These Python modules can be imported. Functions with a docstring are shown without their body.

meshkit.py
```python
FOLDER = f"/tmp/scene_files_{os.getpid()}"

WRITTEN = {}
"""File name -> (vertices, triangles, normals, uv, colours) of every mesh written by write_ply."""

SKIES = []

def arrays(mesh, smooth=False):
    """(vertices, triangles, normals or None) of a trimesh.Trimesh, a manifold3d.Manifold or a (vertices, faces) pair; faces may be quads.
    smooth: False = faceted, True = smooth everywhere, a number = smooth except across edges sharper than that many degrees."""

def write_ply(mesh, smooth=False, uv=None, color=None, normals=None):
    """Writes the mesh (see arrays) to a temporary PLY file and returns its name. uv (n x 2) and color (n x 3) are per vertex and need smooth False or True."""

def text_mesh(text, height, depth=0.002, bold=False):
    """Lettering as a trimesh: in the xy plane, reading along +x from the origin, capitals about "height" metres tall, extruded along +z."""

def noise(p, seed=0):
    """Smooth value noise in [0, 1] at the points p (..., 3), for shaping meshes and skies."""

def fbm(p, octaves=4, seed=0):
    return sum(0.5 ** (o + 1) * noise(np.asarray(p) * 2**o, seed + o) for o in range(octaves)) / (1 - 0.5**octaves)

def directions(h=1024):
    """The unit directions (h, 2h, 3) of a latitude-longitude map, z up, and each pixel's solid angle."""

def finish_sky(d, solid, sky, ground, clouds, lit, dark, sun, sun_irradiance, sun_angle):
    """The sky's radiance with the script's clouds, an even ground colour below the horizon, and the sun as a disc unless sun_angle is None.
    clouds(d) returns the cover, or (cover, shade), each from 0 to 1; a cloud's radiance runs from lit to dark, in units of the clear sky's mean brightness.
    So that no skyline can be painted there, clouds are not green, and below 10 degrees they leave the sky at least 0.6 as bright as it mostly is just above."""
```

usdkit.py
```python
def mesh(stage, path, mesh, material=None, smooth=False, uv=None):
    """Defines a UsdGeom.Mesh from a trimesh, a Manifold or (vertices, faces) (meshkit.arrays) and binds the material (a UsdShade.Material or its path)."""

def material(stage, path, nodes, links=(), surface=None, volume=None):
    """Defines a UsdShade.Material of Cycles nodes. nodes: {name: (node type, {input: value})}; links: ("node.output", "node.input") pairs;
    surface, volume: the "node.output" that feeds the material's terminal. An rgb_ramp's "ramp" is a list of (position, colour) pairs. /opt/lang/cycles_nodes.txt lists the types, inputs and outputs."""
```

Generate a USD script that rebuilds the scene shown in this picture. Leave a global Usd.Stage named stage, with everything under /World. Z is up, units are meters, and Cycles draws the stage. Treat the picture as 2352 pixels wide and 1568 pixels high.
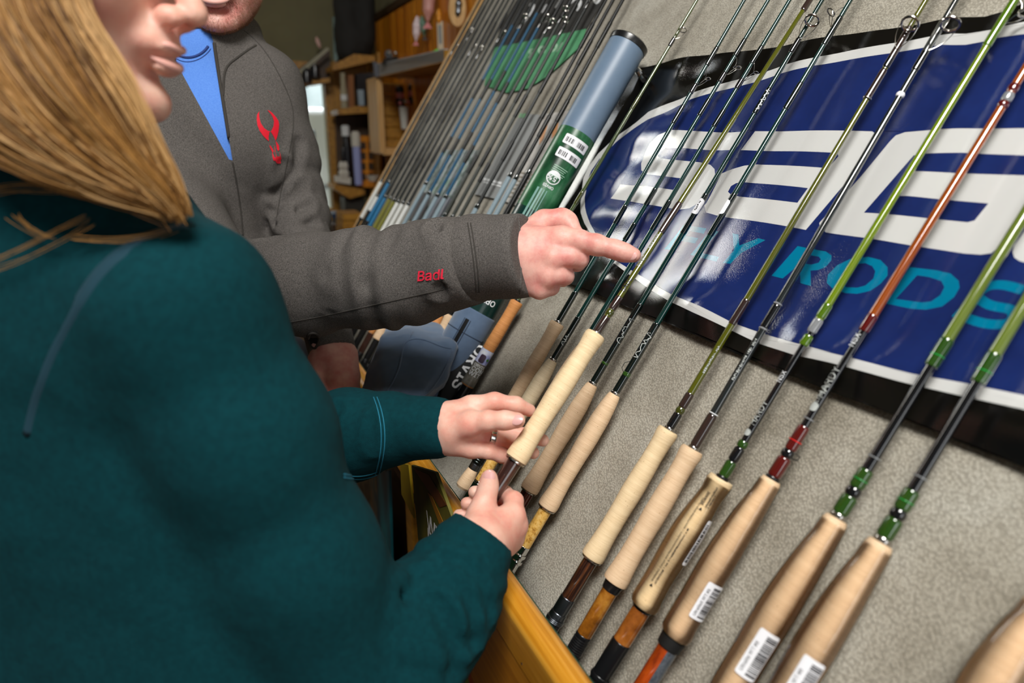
import math, random
import numpy as np
import trimesh
import manifold3d as m3
import shapely.geometry as sg
from shapely.ops import unary_union
from shapely import affinity
import usdkit, meshkit
from pxr import Usd, UsdGeom, UsdLux, Gf, Sdf, Vt, UsdShade

stage = Usd.Stage.CreateInMemory()
UsdGeom.SetStageUpAxis(stage, 'Z')
UsdGeom.Xform.Define(stage, '/World')
RNG = np.random.default_rng(7)
random.seed(7)

# ---------------------------------------------------------------- camera, sky, window light, exposure
F, CX, CY = 1568.0, 1176.0, 784.0            # focal length and centre in pixels of the 2352 x 1568 frame
PITCH = math.atan(481 / 1568)
EYE = np.array([0, 0, 1.38])
EXPOSURE = -0.75
cam = UsdGeom.Camera.Define(stage, '/World/Camera')
cam.CreateHorizontalApertureAttr(36.0)
cam.CreateVerticalApertureAttr(24.0)
cam.CreateFocalLengthAttr(24.0)
cam.CreateClippingRangeAttr(Gf.Vec2f(0.02, 200))
cam.CreateFStopAttr(3.4)
cam.CreateFocusDistanceAttr(0.93)
cam.CreateExposureAttr(EXPOSURE)
cam.AddTranslateOp().Set(Gf.Vec3d(*EYE))
cam.AddRotateXOp().Set(90 - math.degrees(PITCH))

def cw(v):                                    # camera axes (x right, y up, z back) -> world axes
    x, y, z = v
    return np.array([x, y * math.sin(PITCH) - z * math.cos(PITCH), y * math.cos(PITCH) + z * math.sin(PITCH)])
def ray(px, py):
    return cw(np.array([(px - CX) / F, -(py - CY) / F, -1.0]))
def C(px, py, d):                             # the point seen at a pixel, d metres along the view axis
    return EYE + ray(px, py) * d
RIGHT, UPV, BACK = cw([1, 0, 0]), cw([0, 1, 0]), cw([0, 0, 1])

# the slanted display board: DH along it (away from the eye), U up its slope, N out of it
_dh = np.array([-736, 481, -1568.0]); _dh /= np.linalg.norm(_dh)
_u = np.array([.57, 1, (481 - 736 * .57) / 1568]); _u /= np.linalg.norm(_u)
_n = np.cross(_dh, _u); _n /= np.linalg.norm(_n)
if _n[2] < 0: _n = -_n
DH, U, N = cw(_dh), cw(_u), cw(_n)
P0 = EYE + ray(1450, 1130) * .82
EO = np.array([-DH[1], DH[0], 0]);            # horizontal, out of the board towards the room
if EO @ N < 0: EO = -EO
def B(s, t, h=0.0): return P0 + s * DH + t * U + h * N
def st(px, py, h=0.0):
    r = ray(px, py); k = ((P0 + h * N - EYE) @ N) / (r @ N)
    w = EYE + r * k - P0
    return float(w @ DH), float(w @ U)
def hit(px, py, axis, c):                     # pixel ray meets the plane (p - P0).axis = c
    r = ray(px, py); return EYE + r * ((c + (P0 - EYE) @ axis) / (r @ axis))
def se(s, e, z):                              # along the board, out of the wall, height
    p = P0 + s * DH + e * EO; return np.array([p[0], p[1], z])

def light(kind, name, pos, target, w, h, power, col):
    L = kind.Define(stage, '/World/' + name)
    if w: L.CreateWidthAttr(w); L.CreateHeightAttr(h)
    L.CreateIntensityAttr(power); L.CreateColorAttr(Gf.Vec3f(*col))
    z = np.array(pos, float) - np.array(target, float); z /= np.linalg.norm(z)
    x = np.cross([0, 0, 1.0], z); x /= np.linalg.norm(x); y = np.cross(z, x)
    m = np.eye(4); m[0, :3], m[1, :3], m[2, :3], m[3, :3] = x, y, z, pos
    UsdGeom.Xformable(L).AddTransformOp().Set(Gf.Matrix4d(m.tolist()))
    return L
dome = UsdLux.DomeLight.Define(stage, '/World/DaylightSky')
dome.CreateIntensityAttr(0.03); dome.CreateColorAttr(Gf.Vec3f(0.92, 0.97, 1.0))
# daylight in the tall window of the far wall and in the shop window behind the camera
light(UsdLux.RectLight, 'GableWindowLight', se(4.75, 1.9, 3.75), se(0, .3, 1.1), 1.2, 1.0, 26, (1.0, 0.97, 0.90))
light(UsdLux.RectLight, 'ShopWindowLight', np.array([1.3, -2.3, 1.5]), B(0, .2), 1.5, 1.3, 4.5, (0.95, 0.98, 1.0))
light(UsdLux.RectLight, 'SkylightLight', se(-1.35, .75, 3.4), B(.1, .1), .95, .95, 66, (1.0, 0.98, 0.94))

light(UsdLux.RectLight, 'YardDaylight', se(8.5, -.6, 6.0), se(8.0, -.6, 0), 6, 5, 26, (0.96, 0.98, 1.0))

# ---------------------------------------------------------------- materials
def lin(r, g, b): return tuple(((x / 255) / 12.92 if x / 255 <= .04045 else ((x / 255 + .055) / 1.055) ** 2.4) for x in (r, g, b))
_mats = {}
def mat(name, col, rough=.5, metal=0., var=None, scale=8., stretch=(1, 1, 1), bump=0., bscale=None, bdetail=3, coat=0., crough=.05, spec=.5, sheen=0., sss=0., kind='noise', ramp=None, detail=4., rot=(0, 0, 0), emit=0., extra=None, space='object'):
    if name in _mats: return _mats[name]
    p = {'base_color': col, 'roughness': rough, 'metallic': metal, 'specular_ior_level': spec}
    if coat: p.update(coat_weight=coat, coat_roughness=crough)
    if sheen: p.update(sheen_weight=sheen, sheen_roughness=.5)
    if sss: p.update(subsurface_weight=sss, subsurface_scale=.006, subsurface_radius=(1, .35, .2))
    if emit: p.update(emission_color=col, emission_strength=emit)
    if extra: p.update(extra)
    nodes = {'p': ('principled_bsdf', p)}; links = []
    if var is not None or ramp or bump:
        nodes['tc'] = ('texture_coordinate', {}) if space == 'object' else ('geometry', {})
        src = 'tc.object' if space == 'object' else 'tc.position'
        nodes['mp'] = ('mapping', {'mapping_type': 'point', 'scale': stretch, 'rotation': rot}); links.append((src, 'mp.vector'))
    if var is not None or ramp:
        if kind == 'wave': nodes['t'] = ('wave_texture', {'wave_type': 'bands', 'bands_direction': 'z', 'scale': scale, 'distortion': 2.5, 'detail': detail, 'detail_scale': 1.5})
        elif kind == 'voronoi': nodes['t'] = ('voronoi_texture', {'feature': 'f1', 'scale': scale})
        else: nodes['t'] = ('noise_texture', {'scale': scale, 'detail': detail, 'roughness': .6})
        nodes['r'] = ('rgb_ramp', {'ramp': ramp or [(.3, col), (.7, var)]})
        links += [('mp.vector', 't.vector'), (('t.distance' if kind == 'voronoi' else 't.fac'), 'r.fac'), ('r.color', 'p.base_color')]
        if emit: links.append(('r.color', 'p.emission_color'))
    if bump:
        nodes['bt'] = ('noise_texture', {'scale': bscale or scale, 'detail': bdetail, 'roughness': .6})
        nodes['b'] = ('bump', {'strength': 1.0, 'distance': bump})
        links += [('mp.vector', 'bt.vector'), ('bt.fac', 'b.height'), ('b.normal', 'p.normal')]
    _mats[name] = usdkit.material(stage, '/World/Looks/' + name, nodes, links, surface='p.BSDF')
    return _mats[name]

CARPET = usdkit.material(stage, '/World/Looks/carpet', {
    'g': ('geometry', {}),
    'v': ('voronoi_texture', {'feature': 'f1', 'scale': 400., 'randomness': 1.}),
    'n1': ('noise_texture', {'scale': 9., 'detail': 5., 'roughness': .65}),
    'n2': ('noise_texture', {'scale': 240., 'detail': 2.}),
    'r1': ('rgb_ramp', {'ramp': [(.3, lin(148, 141, 126)), (.55, lin(176, 170, 156)), (.75, lin(190, 186, 174))]}),
    'r2': ('rgb_ramp', {'ramp': [(.0, (1, 1, 1)), (.3, (.94, .94, .94)), (.7, (.5, .49, .47))]}),
    'mx': ('mix_color', {'blend_type': 'multiply', 'fac': .7}),
    'h': ('math', {'math_type': 'multiply_add', 'value2': -1., 'value3': 1.}),
    'b': ('bump', {'strength': .5, 'distance': .0014}),
    'p': ('principled_bsdf', {'roughness': .95, 'specular_ior_level': .1, 'sheen_weight': .25})},
    [('g.position', 'v.vector'), ('g.position', 'n1.vector'), ('n1.fac', 'r1.fac'), ('v.distance', 'r2.fac'), ('r1.color', 'mx.a'), ('r2.color', 'mx.b'), ('mx.result', 'p.base_color'),
     ('v.distance', 'h.value1'), ('h.value', 'b.height'), ('b.normal', 'p.normal')], surface='p.BSDF')

def cork(name, a, b, c, rough=.62, coat=0.):
    return usdkit.material(stage, '/World/Looks/' + name, {
        'tc': ('texture_coordinate', {}), 'mp': ('mapping', {'scale': (14, 14, 420)}), 'mp2': ('mapping', {'scale': (1, 1, .8)}), 'mp3': ('mapping', {'scale': (2, 2, 70)}),
        'n': ('noise_texture', {'scale': 3., 'detail': 5., 'roughness': .7}),
        'n3': ('noise_texture', {'scale': 2., 'detail': 1.}),
        'v': ('voronoi_texture', {'feature': 'f1', 'scale': 190.}),
        'r': ('rgb_ramp', {'ramp': [(.25, c), (.5, b), (.75, a)]}),
        'r3': ('rgb_ramp', {'ramp': [(.4, (.86, .82, .78)), (.6, (1, 1, 1))]}),
        's': ('rgb_ramp', {'ramp': [(.0, (.25, .17, .1)), (.055, (.45, .34, .24)), (.1, (1, 1, 1))]}),
        'm0': ('mix_color', {'blend_type': 'multiply', 'fac': .35}),
        'mx': ('mix_color', {'blend_type': 'multiply', 'fac': .8}),
        'b': ('bump', {'strength': .35, 'distance': .0006}),
        'p': ('principled_bsdf', {'roughness': rough, 'specular_ior_level': .3, 'coat_weight': coat, 'coat_roughness': .1})},
        [('tc.object', 'mp.vector'), ('tc.object', 'mp2.vector'), ('tc.object', 'mp3.vector'), ('mp3.vector', 'n3.vector'), ('mp.vector', 'n.vector'), ('mp2.vector', 'v.vector'), ('n.fac', 'r.fac'), ('v.distance', 's.fac'), ('n3.fac', 'r3.fac'),
         ('r.color', 'm0.a'), ('r3.color', 'm0.b'), ('m0.result', 'mx.a'), ('s.color', 'mx.b'), ('mx.result', 'p.base_color'), ('n.fac', 'b.height'), ('b.normal', 'p.normal')], surface='p.BSDF')
CORK = cork('cork_pale', lin(238, 216, 178), lin(230, 205, 164), lin(212, 184, 142))
CORKP = cork('cork_pink', lin(232, 204, 170), lin(224, 193, 157), lin(204, 168, 130))
CORKO = cork('cork_orange', lin(214, 152, 92), lin(200, 136, 78), lin(168, 106, 58))
CORKG = cork('cork_grey', lin(222, 204, 172), lin(210, 192, 160), lin(188, 168, 136))
BURL = mat('burl_yellow', lin(214, 168, 84), .35, var=lin(160, 108, 34), scale=220, ramp=[(.3, lin(150, 98, 30)), (.45, lin(214, 166, 80)), (.7, lin(228, 190, 118))], bump=.0004)
WOOD = mat('wood_varnished', lin(176, 112, 22), .32, scale=6, stretch=(.6, 14, 14), ramp=[(.25, lin(150, 88, 12)), (.5, lin(188, 120, 26)), (.75, lin(206, 142, 46))], coat=.5, crough=.18, detail=8)
WOODR = mat('wood_rail', lin(190, 128, 30), .3, scale=8, stretch=(.5, 24, 24), ramp=[(.25, lin(168, 104, 18)), (.5, lin(196, 132, 32)), (.75, lin(216, 160, 64))], coat=.6, crough=.15, detail=8)
WOODL = mat('wood_light', lin(206, 164, 104), .5, scale=5, stretch=(10, 10, .8), ramp=[(.3, lin(190, 142, 78)), (.7, lin(218, 178, 120))], detail=6)
WOODP = mat('wood_plank', lin(200, 126, 20), .35, scale=5, stretch=(12, 12, .5), ramp=[(.25, lin(150, 80, 6)), (.5, lin(206, 124, 14)), (.8, lin(232, 156, 40))], coat=.4, crough=.2, detail=6)
WOODS = mat('wood_shelf', lin(160, 112, 24), .45, scale=5, stretch=(.7, 9, 9), ramp=[(.25, lin(120, 78, 10)), (.55, lin(168, 118, 30)), (.8, lin(190, 144, 60))], detail=6)
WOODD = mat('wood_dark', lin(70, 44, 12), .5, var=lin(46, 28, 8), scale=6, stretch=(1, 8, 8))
SEATWOOD = mat('seat_wood_dark', lin(46, 26, 20), .22, scale=5, stretch=(70, 70, 3), ramp=[(.45, lin(36, 20, 16)), (.6, lin(84, 46, 24)), (.75, lin(150, 86, 30))], coat=1.)
SEATRED = mat('seat_wood_red', lin(72, 24, 16), .2, scale=5, stretch=(60, 60, 3), ramp=[(.4, lin(50, 16, 12)), (.7, lin(104, 38, 24))], coat=1.)
SEATPLAIN = mat('seat_wood_brown', lin(56, 34, 28), .2, scale=5, stretch=(60, 60, 3), ramp=[(.4, lin(48, 28, 24)), (.7, lin(84, 52, 40))], coat=1.)
SEATBURL = mat('seat_burl', lin(120, 70, 16), .2, scale=34, ramp=[(.3, lin(52, 26, 8)), (.5, lin(138, 82, 20)), (.75, lin(206, 148, 60))], coat=1., detail=6)
SEATAMBER = mat('seat_amber', lin(150, 84, 28), .2, scale=40, ramp=[(.3, lin(92, 44, 12)), (.55, lin(156, 90, 32)), (.8, lin(190, 134, 66))], coat=1.)
SEATORANGE = mat('seat_orange', lin(150, 56, 10), .2, scale=30, stretch=(3, 3, 1), ramp=[(.3, lin(84, 20, 4)), (.6, lin(170, 66, 14)), (.85, lin(200, 96, 32))], coat=1.)
BLACKM = mat('metal_black', lin(18, 18, 20), .28, spec=.6)
GUN = mat('metal_gun', lin(120, 124, 130), .3, 1.)
CHROME = mat('chrome', lin(226, 226, 224), .1, 1.)
STEEL = mat('steel_ring', lin(196, 192, 186), .2, 1.)
RUBBER = mat('rubber_black', lin(14, 14, 14), .6)
CARBON = mat('carbon_grey', lin(92, 98, 106), .3, var=lin(56, 62, 70), scale=300, coat=.6)
WHITE = mat('sticker_white', lin(232, 232, 236), .4)
INK = mat('ink_black', lin(24, 24, 30), .5)
INKW = mat('ink_white', lin(226, 228, 230), .5)
INKG = mat('ink_silver', lin(170, 174, 170), .35)
def gloss(name, r, g, b, rough=.12): return mat('gloss_' + name, lin(r, g, b), rough, coat=1., crough=.04, spec=.6)
TEAL = gloss('teal', 6, 44, 40); TEALB = gloss('black_green', 4, 16, 14); OLIVE = gloss('olive', 78, 80, 12); OLIVED = gloss('olive_dark', 58, 62, 14)
LIME = gloss('lime', 104, 126, 8); LIMED = gloss('lime_dark', 74, 104, 14); ORANGE = gloss('orange', 140, 66, 14); MAROON = gloss('maroon', 84, 16, 12)
BLACKG = gloss('black', 14, 14, 16); BROWNW = gloss('brown_wrap', 48, 34, 30); GREYW = gloss('grey_wrap', 128, 130, 132); GREEND = gloss('green_dark', 38, 70, 18); GREENB = gloss('green_bright', 20, 150, 60)
MOSS = gloss('moss', 62, 76, 34); SLATE = gloss('slate', 52, 56, 52); SEA = gloss('sea', 0, 92, 130); NAVY = gloss('navy_silver', 110, 128, 140, .2); CHAR = gloss('charcoal', 30, 34, 34)
CLEAR = usdkit.material(stage, '/World/Looks/clear_film', {'tc': ('texture_coordinate', {}), 'n': ('noise_texture', {'scale': 40., 'detail': 2.}), 'b': ('bump', {'strength': .5, 'distance': .0015}),
    't': ('transparent_bsdf', {'color': (.97, .97, .96)}), 'g': ('glossy_bsdf', {'roughness': .08, 'color': (1, 1, 1)}), 'f': ('fresnel', {'IOR': 1.5}), 'm': ('mix_closure', {})},
    [('tc.object', 'n.vector'), ('n.fac', 'b.height'), ('b.normal', 'g.normal'), ('f.fac', 'm.fac'), ('t.BSDF', 'm.closure1'), ('g.BSDF', 'm.closure2')], surface='m.closure')
PANE = usdkit.material(stage, '/World/Looks/window_glass', {'t': ('transparent_bsdf', {'color': (.96, .98, .98)}), 'g': ('glossy_bsdf', {'roughness': .02, 'color': (1, 1, 1)}), 'f': ('fresnel', {'IOR': 1.45}), 'm': ('mix_closure', {})},
    [('f.fac', 'm.fac'), ('t.BSDF', 'm.closure1'), ('g.BSDF', 'm.closure2')], surface='m.closure')

# ---------------------------------------------------------------- scene helpers
_used = {}
def numbered(parent, name):
    k = _used.get((parent, name), 0); _used[(parent, name)] = k + 1
    return f'{parent}/{name}' if k == 0 else f'{parent}/{name}_{k:03d}'
def tag(prim, label=None, cat=None, group=None, kind=None):
    prim = prim.GetPrim() if hasattr(prim, 'GetPrim') else prim
    for k, v in (('label', label), ('category', cat), ('group', group), ('kind', kind)):
        if v: prim.SetCustomDataByKey(k, v)
class Thing:
    """An Xform at the thing's base; part() puts meshes given in its own axes, wpart() meshes given in world axes."""
    def __init__(self, name, label, cat, M=None, group=None, kind=None):
        self.path = numbered('/World', name)
        x = UsdGeom.Xform.Define(stage, self.path)
        self.M = np.eye(4) if M is None else M
        x.AddTransformOp().Set(Gf.Matrix4d(self.M.T.tolist()))
        self.inv = np.linalg.inv(self.M)
        tag(x, label, cat, group, kind)
    def part(self, name, mesh, material, smooth=35, under=None, label=None, kind=None):
        path = numbered(under or self.path, name)
        m = usdkit.mesh(stage, path, mesh, material, smooth=smooth); tag(m, label, None, None, kind)
        return path
    def wpart(self, name, mesh, material, smooth=35, under=None, label=None, kind=None):
        v, f = VF(mesh); v = np.c_[v, np.ones(len(v))] @ self.inv.T
        return self.part(name, (v[:, :3], f), material, smooth, under, label, kind)
def VF(mesh):
    if isinstance(mesh, tuple): return np.asarray(mesh[0], float), np.asarray(mesh[1], int)
    if hasattr(mesh, 'to_mesh'):
        m = mesh.to_mesh(); return np.array(m.vert_properties[:, :3], float), np.array(m.tri_verts, int)
    return np.array(mesh.vertices, float), np.array(mesh.faces, int)
def frame(o, x=None, y=None, z=None):
    M = np.eye(4); M[:3, 0], M[:3, 1], M[:3, 2], M[:3, 3] = x, y, z, o
    return M
def at(p): return frame(np.asarray(p, float), (1, 0, 0), (0, 1, 0), (0, 0, 1))
def RACKF(p): return frame(np.asarray(p, float), DH, -EO, (0, 0, 1))     # x along the board, y to the wall
def cat_(ms):
    ms = [VF(m) for m in ms]; n = 0; vs, fs = [], []
    for v, f in ms: vs.append(v); fs.append(f + n); n += len(v)
    return np.vstack(vs), np.vstack(fs)
def struct(name, mesh, material, smooth=False):
    m = usdkit.mesh(stage, numbered('/World', name), mesh, material, smooth=smooth); tag(m, kind='structure'); return m
def lathe(prof, seg=24, caps=True):
    """prof: (z, r) along +z -> closed tube around the z axis."""
    z = np.array([p[0] for p in prof]); r = np.array([p[1] for p in prof]); a = np.arange(seg) * 2 * np.pi / seg
    v = np.stack([r[:, None] * np.cos(a), r[:, None] * np.sin(a), np.broadcast_to(z[:, None], (len(z), seg))], -1).reshape(-1, 3)
    i, j = np.meshgrid(np.arange(len(z) - 1), np.arange(seg), indexing='ij'); j2 = (j + 1) % seg
    q = np.stack([i * seg + j, i * seg + j2, (i + 1) * seg + j2, (i + 1) * seg + j], -1).reshape(-1, 4)
    f = np.vstack([q[:, [0, 1, 2]], q[:, [0, 2, 3]]])
    if caps:
        n = len(v); v = np.vstack([v, [[0, 0, z[0]], [0, 0, z[-1]]]]); k = np.arange(seg); k2 = (k + 1) % seg; b = (len(z) - 1) * seg
        f = np.vstack([f, np.stack([np.full(seg, n), k2, k], 1), np.stack([np.full(seg, n + 1), b + k, b + k2], 1)])
    if z[-1] < z[0]: f = f[:, ::-1]
    return v, f
def tube(pts, r, seg=8, caps=True):
    p = np.asarray(pts, float); r = np.broadcast_to(np.asarray(r, float), (len(p),))
    t = np.gradient(p, axis=0); t /= np.linalg.norm(t, axis=1, keepdims=True) + 1e-12
    a = np.zeros_like(p); ref = np.array([0, 0, 1.0]) if abs(t[0][2]) < .9 else np.array([1.0, 0, 0])
    for i in range(len(p)):
        x = np.cross(t[i], np.cross(ref, t[i])); x /= np.linalg.norm(x) + 1e-12; a[i] = x; ref = x
    b = np.cross(t, a); an = np.arange(seg) * 2 * np.pi / seg
    v = (p[:, None] + r[:, None, None] * (np.cos(an)[None, :, None] * a[:, None] + np.sin(an)[None, :, None] * b[:, None])).reshape(-1, 3)
    i, j = np.meshgrid(np.arange(len(p) - 1), np.arange(seg), indexing='ij'); j2 = (j + 1) % seg
    q = np.stack([i * seg + j, i * seg + j2, (i + 1) * seg + j2, (i + 1) * seg + j], -1).reshape(-1, 4)
    f = np.vstack([q[:, [0, 1, 2]], q[:, [0, 2, 3]]])
    if caps:
        n = len(v); v = np.vstack([v, p[[0, -1]]]); k = np.arange(seg); k2 = (k + 1) % seg; bb = (len(p) - 1) * seg
        f = np.vstack([f, np.stack([np.full(seg, n), k2, k], 1), np.stack([np.full(seg, n + 1), bb + k, bb + k2], 1)])
    return v, f
def box(x0, x1, y0, y1, z0, z1, r=.002):
    r = min(r, .45 * min(abs(x1 - x0), abs(y1 - y0), abs(z1 - z0)))
    pts = [(x + sx, y + sy, z + sz) for x, s1 in ((x0, 1), (x1, -1)) for y, s2 in ((y0, 1), (y1, -1)) for z, s3 in ((z0, 1), (z1, -1)) for sx, sy, sz in ((r * s1, r * s2, 0), (r * s1, 0, r * s3), (0, r * s2, r * s3))]
    return m3.Manifold.hull_points([list(map(float, p)) for p in pts])
def hull(pts): return m3.Manifold.hull_points([list(map(float, p)) for p in pts])
_ico = trimesh.creation.icosphere(2, 1.0)
def ball(c, r, scale=(1, 1, 1)): return np.asarray(_ico.vertices) * r * np.asarray(scale) + c, np.array(_ico.faces)
def hull_balls(cs, r):
    k = trimesh.creation.icosphere(1, 1.0).vertices
    rs = np.broadcast_to(np.asarray(r, float), (len(cs),))
    return hull(np.vstack([k * q + np.asarray(c) for c, q in zip(cs, rs)]))
def slab(quad, thick, back):
    """A thin board with the four (or more) given corners as its front, its back thick further along back."""
    q = np.asarray(quad, float); return hull(np.vstack([q, q + np.asarray(back) * thick]))
def poly_mesh(poly, maxedge=None):
    """shapely polygon -> flat triangles (x, y, 0)."""
    vs, fs, n = [], [], 0
    for g in getattr(poly, 'geoms', [poly]):
        if g.is_empty or g.area <= 0: continue
        v, f = trimesh.creation.triangulate_polygon(g, engine='earcut')
        v = np.c_[v, np.zeros(len(v))]
        vs.append(v); fs.append(f + n); n += len(v)
    v, f = np.vstack(vs), np.vstack(fs)
    if maxedge: v, f = trimesh.remesh.subdivide_to_size(v, f, maxedge, max_iter=12)
    return v, f
def text_poly(s, height, bold=False):
    """Lettering as a flat mesh (top faces only), x right, y up, starting at the origin."""
    m = meshkit.text_mesh(s, height, .002, bold); v, f = np.array(m.vertices), np.array(m.faces)
    keep = (v[f][:, :, 2] > .001).all(1); f = f[keep]; u, inv = np.unique(f, return_inverse=True)
    v = v[u]; v[:, 2] = 0
    return v, inv.reshape(-1, 3)

# ---------------------------------------------------------------- implicit modelling for bodies and cloth
class Sdf:
    def __init__(self, k=.01): self.p = []; self.k = k
    def cap(self, a, b, ra, rb=None, k=None, sub=False, squash=None):
        self.p.append(('c', np.asarray(a, float), np.asarray(b, float), ra, ra if rb is None else rb, k or self.k, sub)); return self
    def chain(self, pts, k=None):
        for a, b in zip(pts[:-1], pts[1:]): self.cap(a[0], b[0], a[1], b[1], k)
        return self
    def ell(self, c, r, R=None, k=None, sub=False):
        self.p.append(('e', np.asarray(c, float), np.asarray(r, float), np.eye(3) if R is None else np.asarray(R, float), 0, k or self.k, sub)); return self
    def mesh(self, res, disp=None, inflate=0., clip=None):
        lo, hi = np.full(3, 1e9), np.full(3, -1e9)
        for q in self.p:
            if q[6]: continue
            if q[0] == 'c':
                r = max(q[3], q[4]) + inflate; lo = np.minimum(lo, np.minimum(q[1], q[2]) - r); hi = np.maximum(hi, np.maximum(q[1], q[2]) + r)
            else: lo = np.minimum(lo, q[1] - q[2].max() - inflate); hi = np.maximum(hi, q[1] + q[2].max() + inflate)
        lo -= 4 * res + .012; hi += 4 * res + .012
        ax = [np.arange(lo[i], hi[i] + res, res) for i in range(3)]
        D = np.full([len(a) for a in ax], .08)
        for kind, a, b, c, d, k, sub in self.p:
            m = 3 * k + .03 + inflate
            if kind == 'c': l, h = np.minimum(a, b) - max(c, d) - m, np.maximum(a, b) + max(c, d) + m
            else: l, h = a - b.max() - m, a + b.max() + m
            sl = tuple(slice(max(0, int((l[i] - lo[i]) / res)), min(len(ax[i]), int((h[i] - lo[i]) / res) + 2)) for i in range(3))
            if any(s.start >= s.stop for s in sl): continue
            X, Y, Z = np.meshgrid(*[ax[i][sl[i]] for i in range(3)], indexing='ij', sparse=True)
            if kind == 'c':
                ba = b - a; L = ba @ ba + 1e-12
                t = np.clip(((X - a[0]) * ba[0] + (Y - a[1]) * ba[1] + (Z - a[2]) * ba[2]) / L, 0, 1)
                e = np.sqrt((X - a[0] - t * ba[0]) ** 2 + (Y - a[1] - t * ba[1]) ** 2 + (Z - a[2] - t * ba[2]) ** 2) - (c + t * (d - c))
            else:
                R = c; q = [(X - a[0]) * R[i][0] + (Y - a[1]) * R[i][1] + (Z - a[2]) * R[i][2] for i in range(3)]
                k0 = np.sqrt(sum((q[i] / b[i]) ** 2 for i in range(3))); k1 = np.sqrt(sum((q[i] / b[i] ** 2) ** 2 for i in range(3))) + 1e-9
                e = k0 * (k0 - 1) / k1
            o = D[sl]
            if sub:
                e = -e; w = np.clip(.5 - .5 * (o - e) / k, 0, 1); D[sl] = o * (1 - w) + e * w + k * w * (1 - w)
            else:
                w = np.clip(.5 + .5 * (o - e) / k, 0, 1); D[sl] = o * (1 - w) + e * w - k * w * (1 - w)
        D -= inflate
        if disp is not None:
            near = np.abs(D) < .03; ii = np.nonzero(near)
            P = np.stack([ax[i][ii[i]] for i in range(3)], -1); D[near] -= disp(P)
        if clip is not None:                                   # half spaces (point, normal): what lies along the normal is cut
            for p, n, *rad in clip:
                X, Y, Z = np.meshgrid(*ax, indexing='ij', sparse=True)
                q = (X - p[0]) * n[0] + (Y - p[1]) * n[1] + (Z - p[2]) * n[2]
                if rad: r2 = (X - p[0]) ** 2 + (Y - p[1]) ** 2 + (Z - p[2]) ** 2; D = np.where(r2 < rad[0] ** 2, np.maximum(D, q), D)
                else: D = np.maximum(D, q)
        D[[0, -1]] = .08; D[:, [0, -1]] = .08; D[:, :, [0, -1]] = .08
        return surface_nets(D, lo, res)
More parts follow.
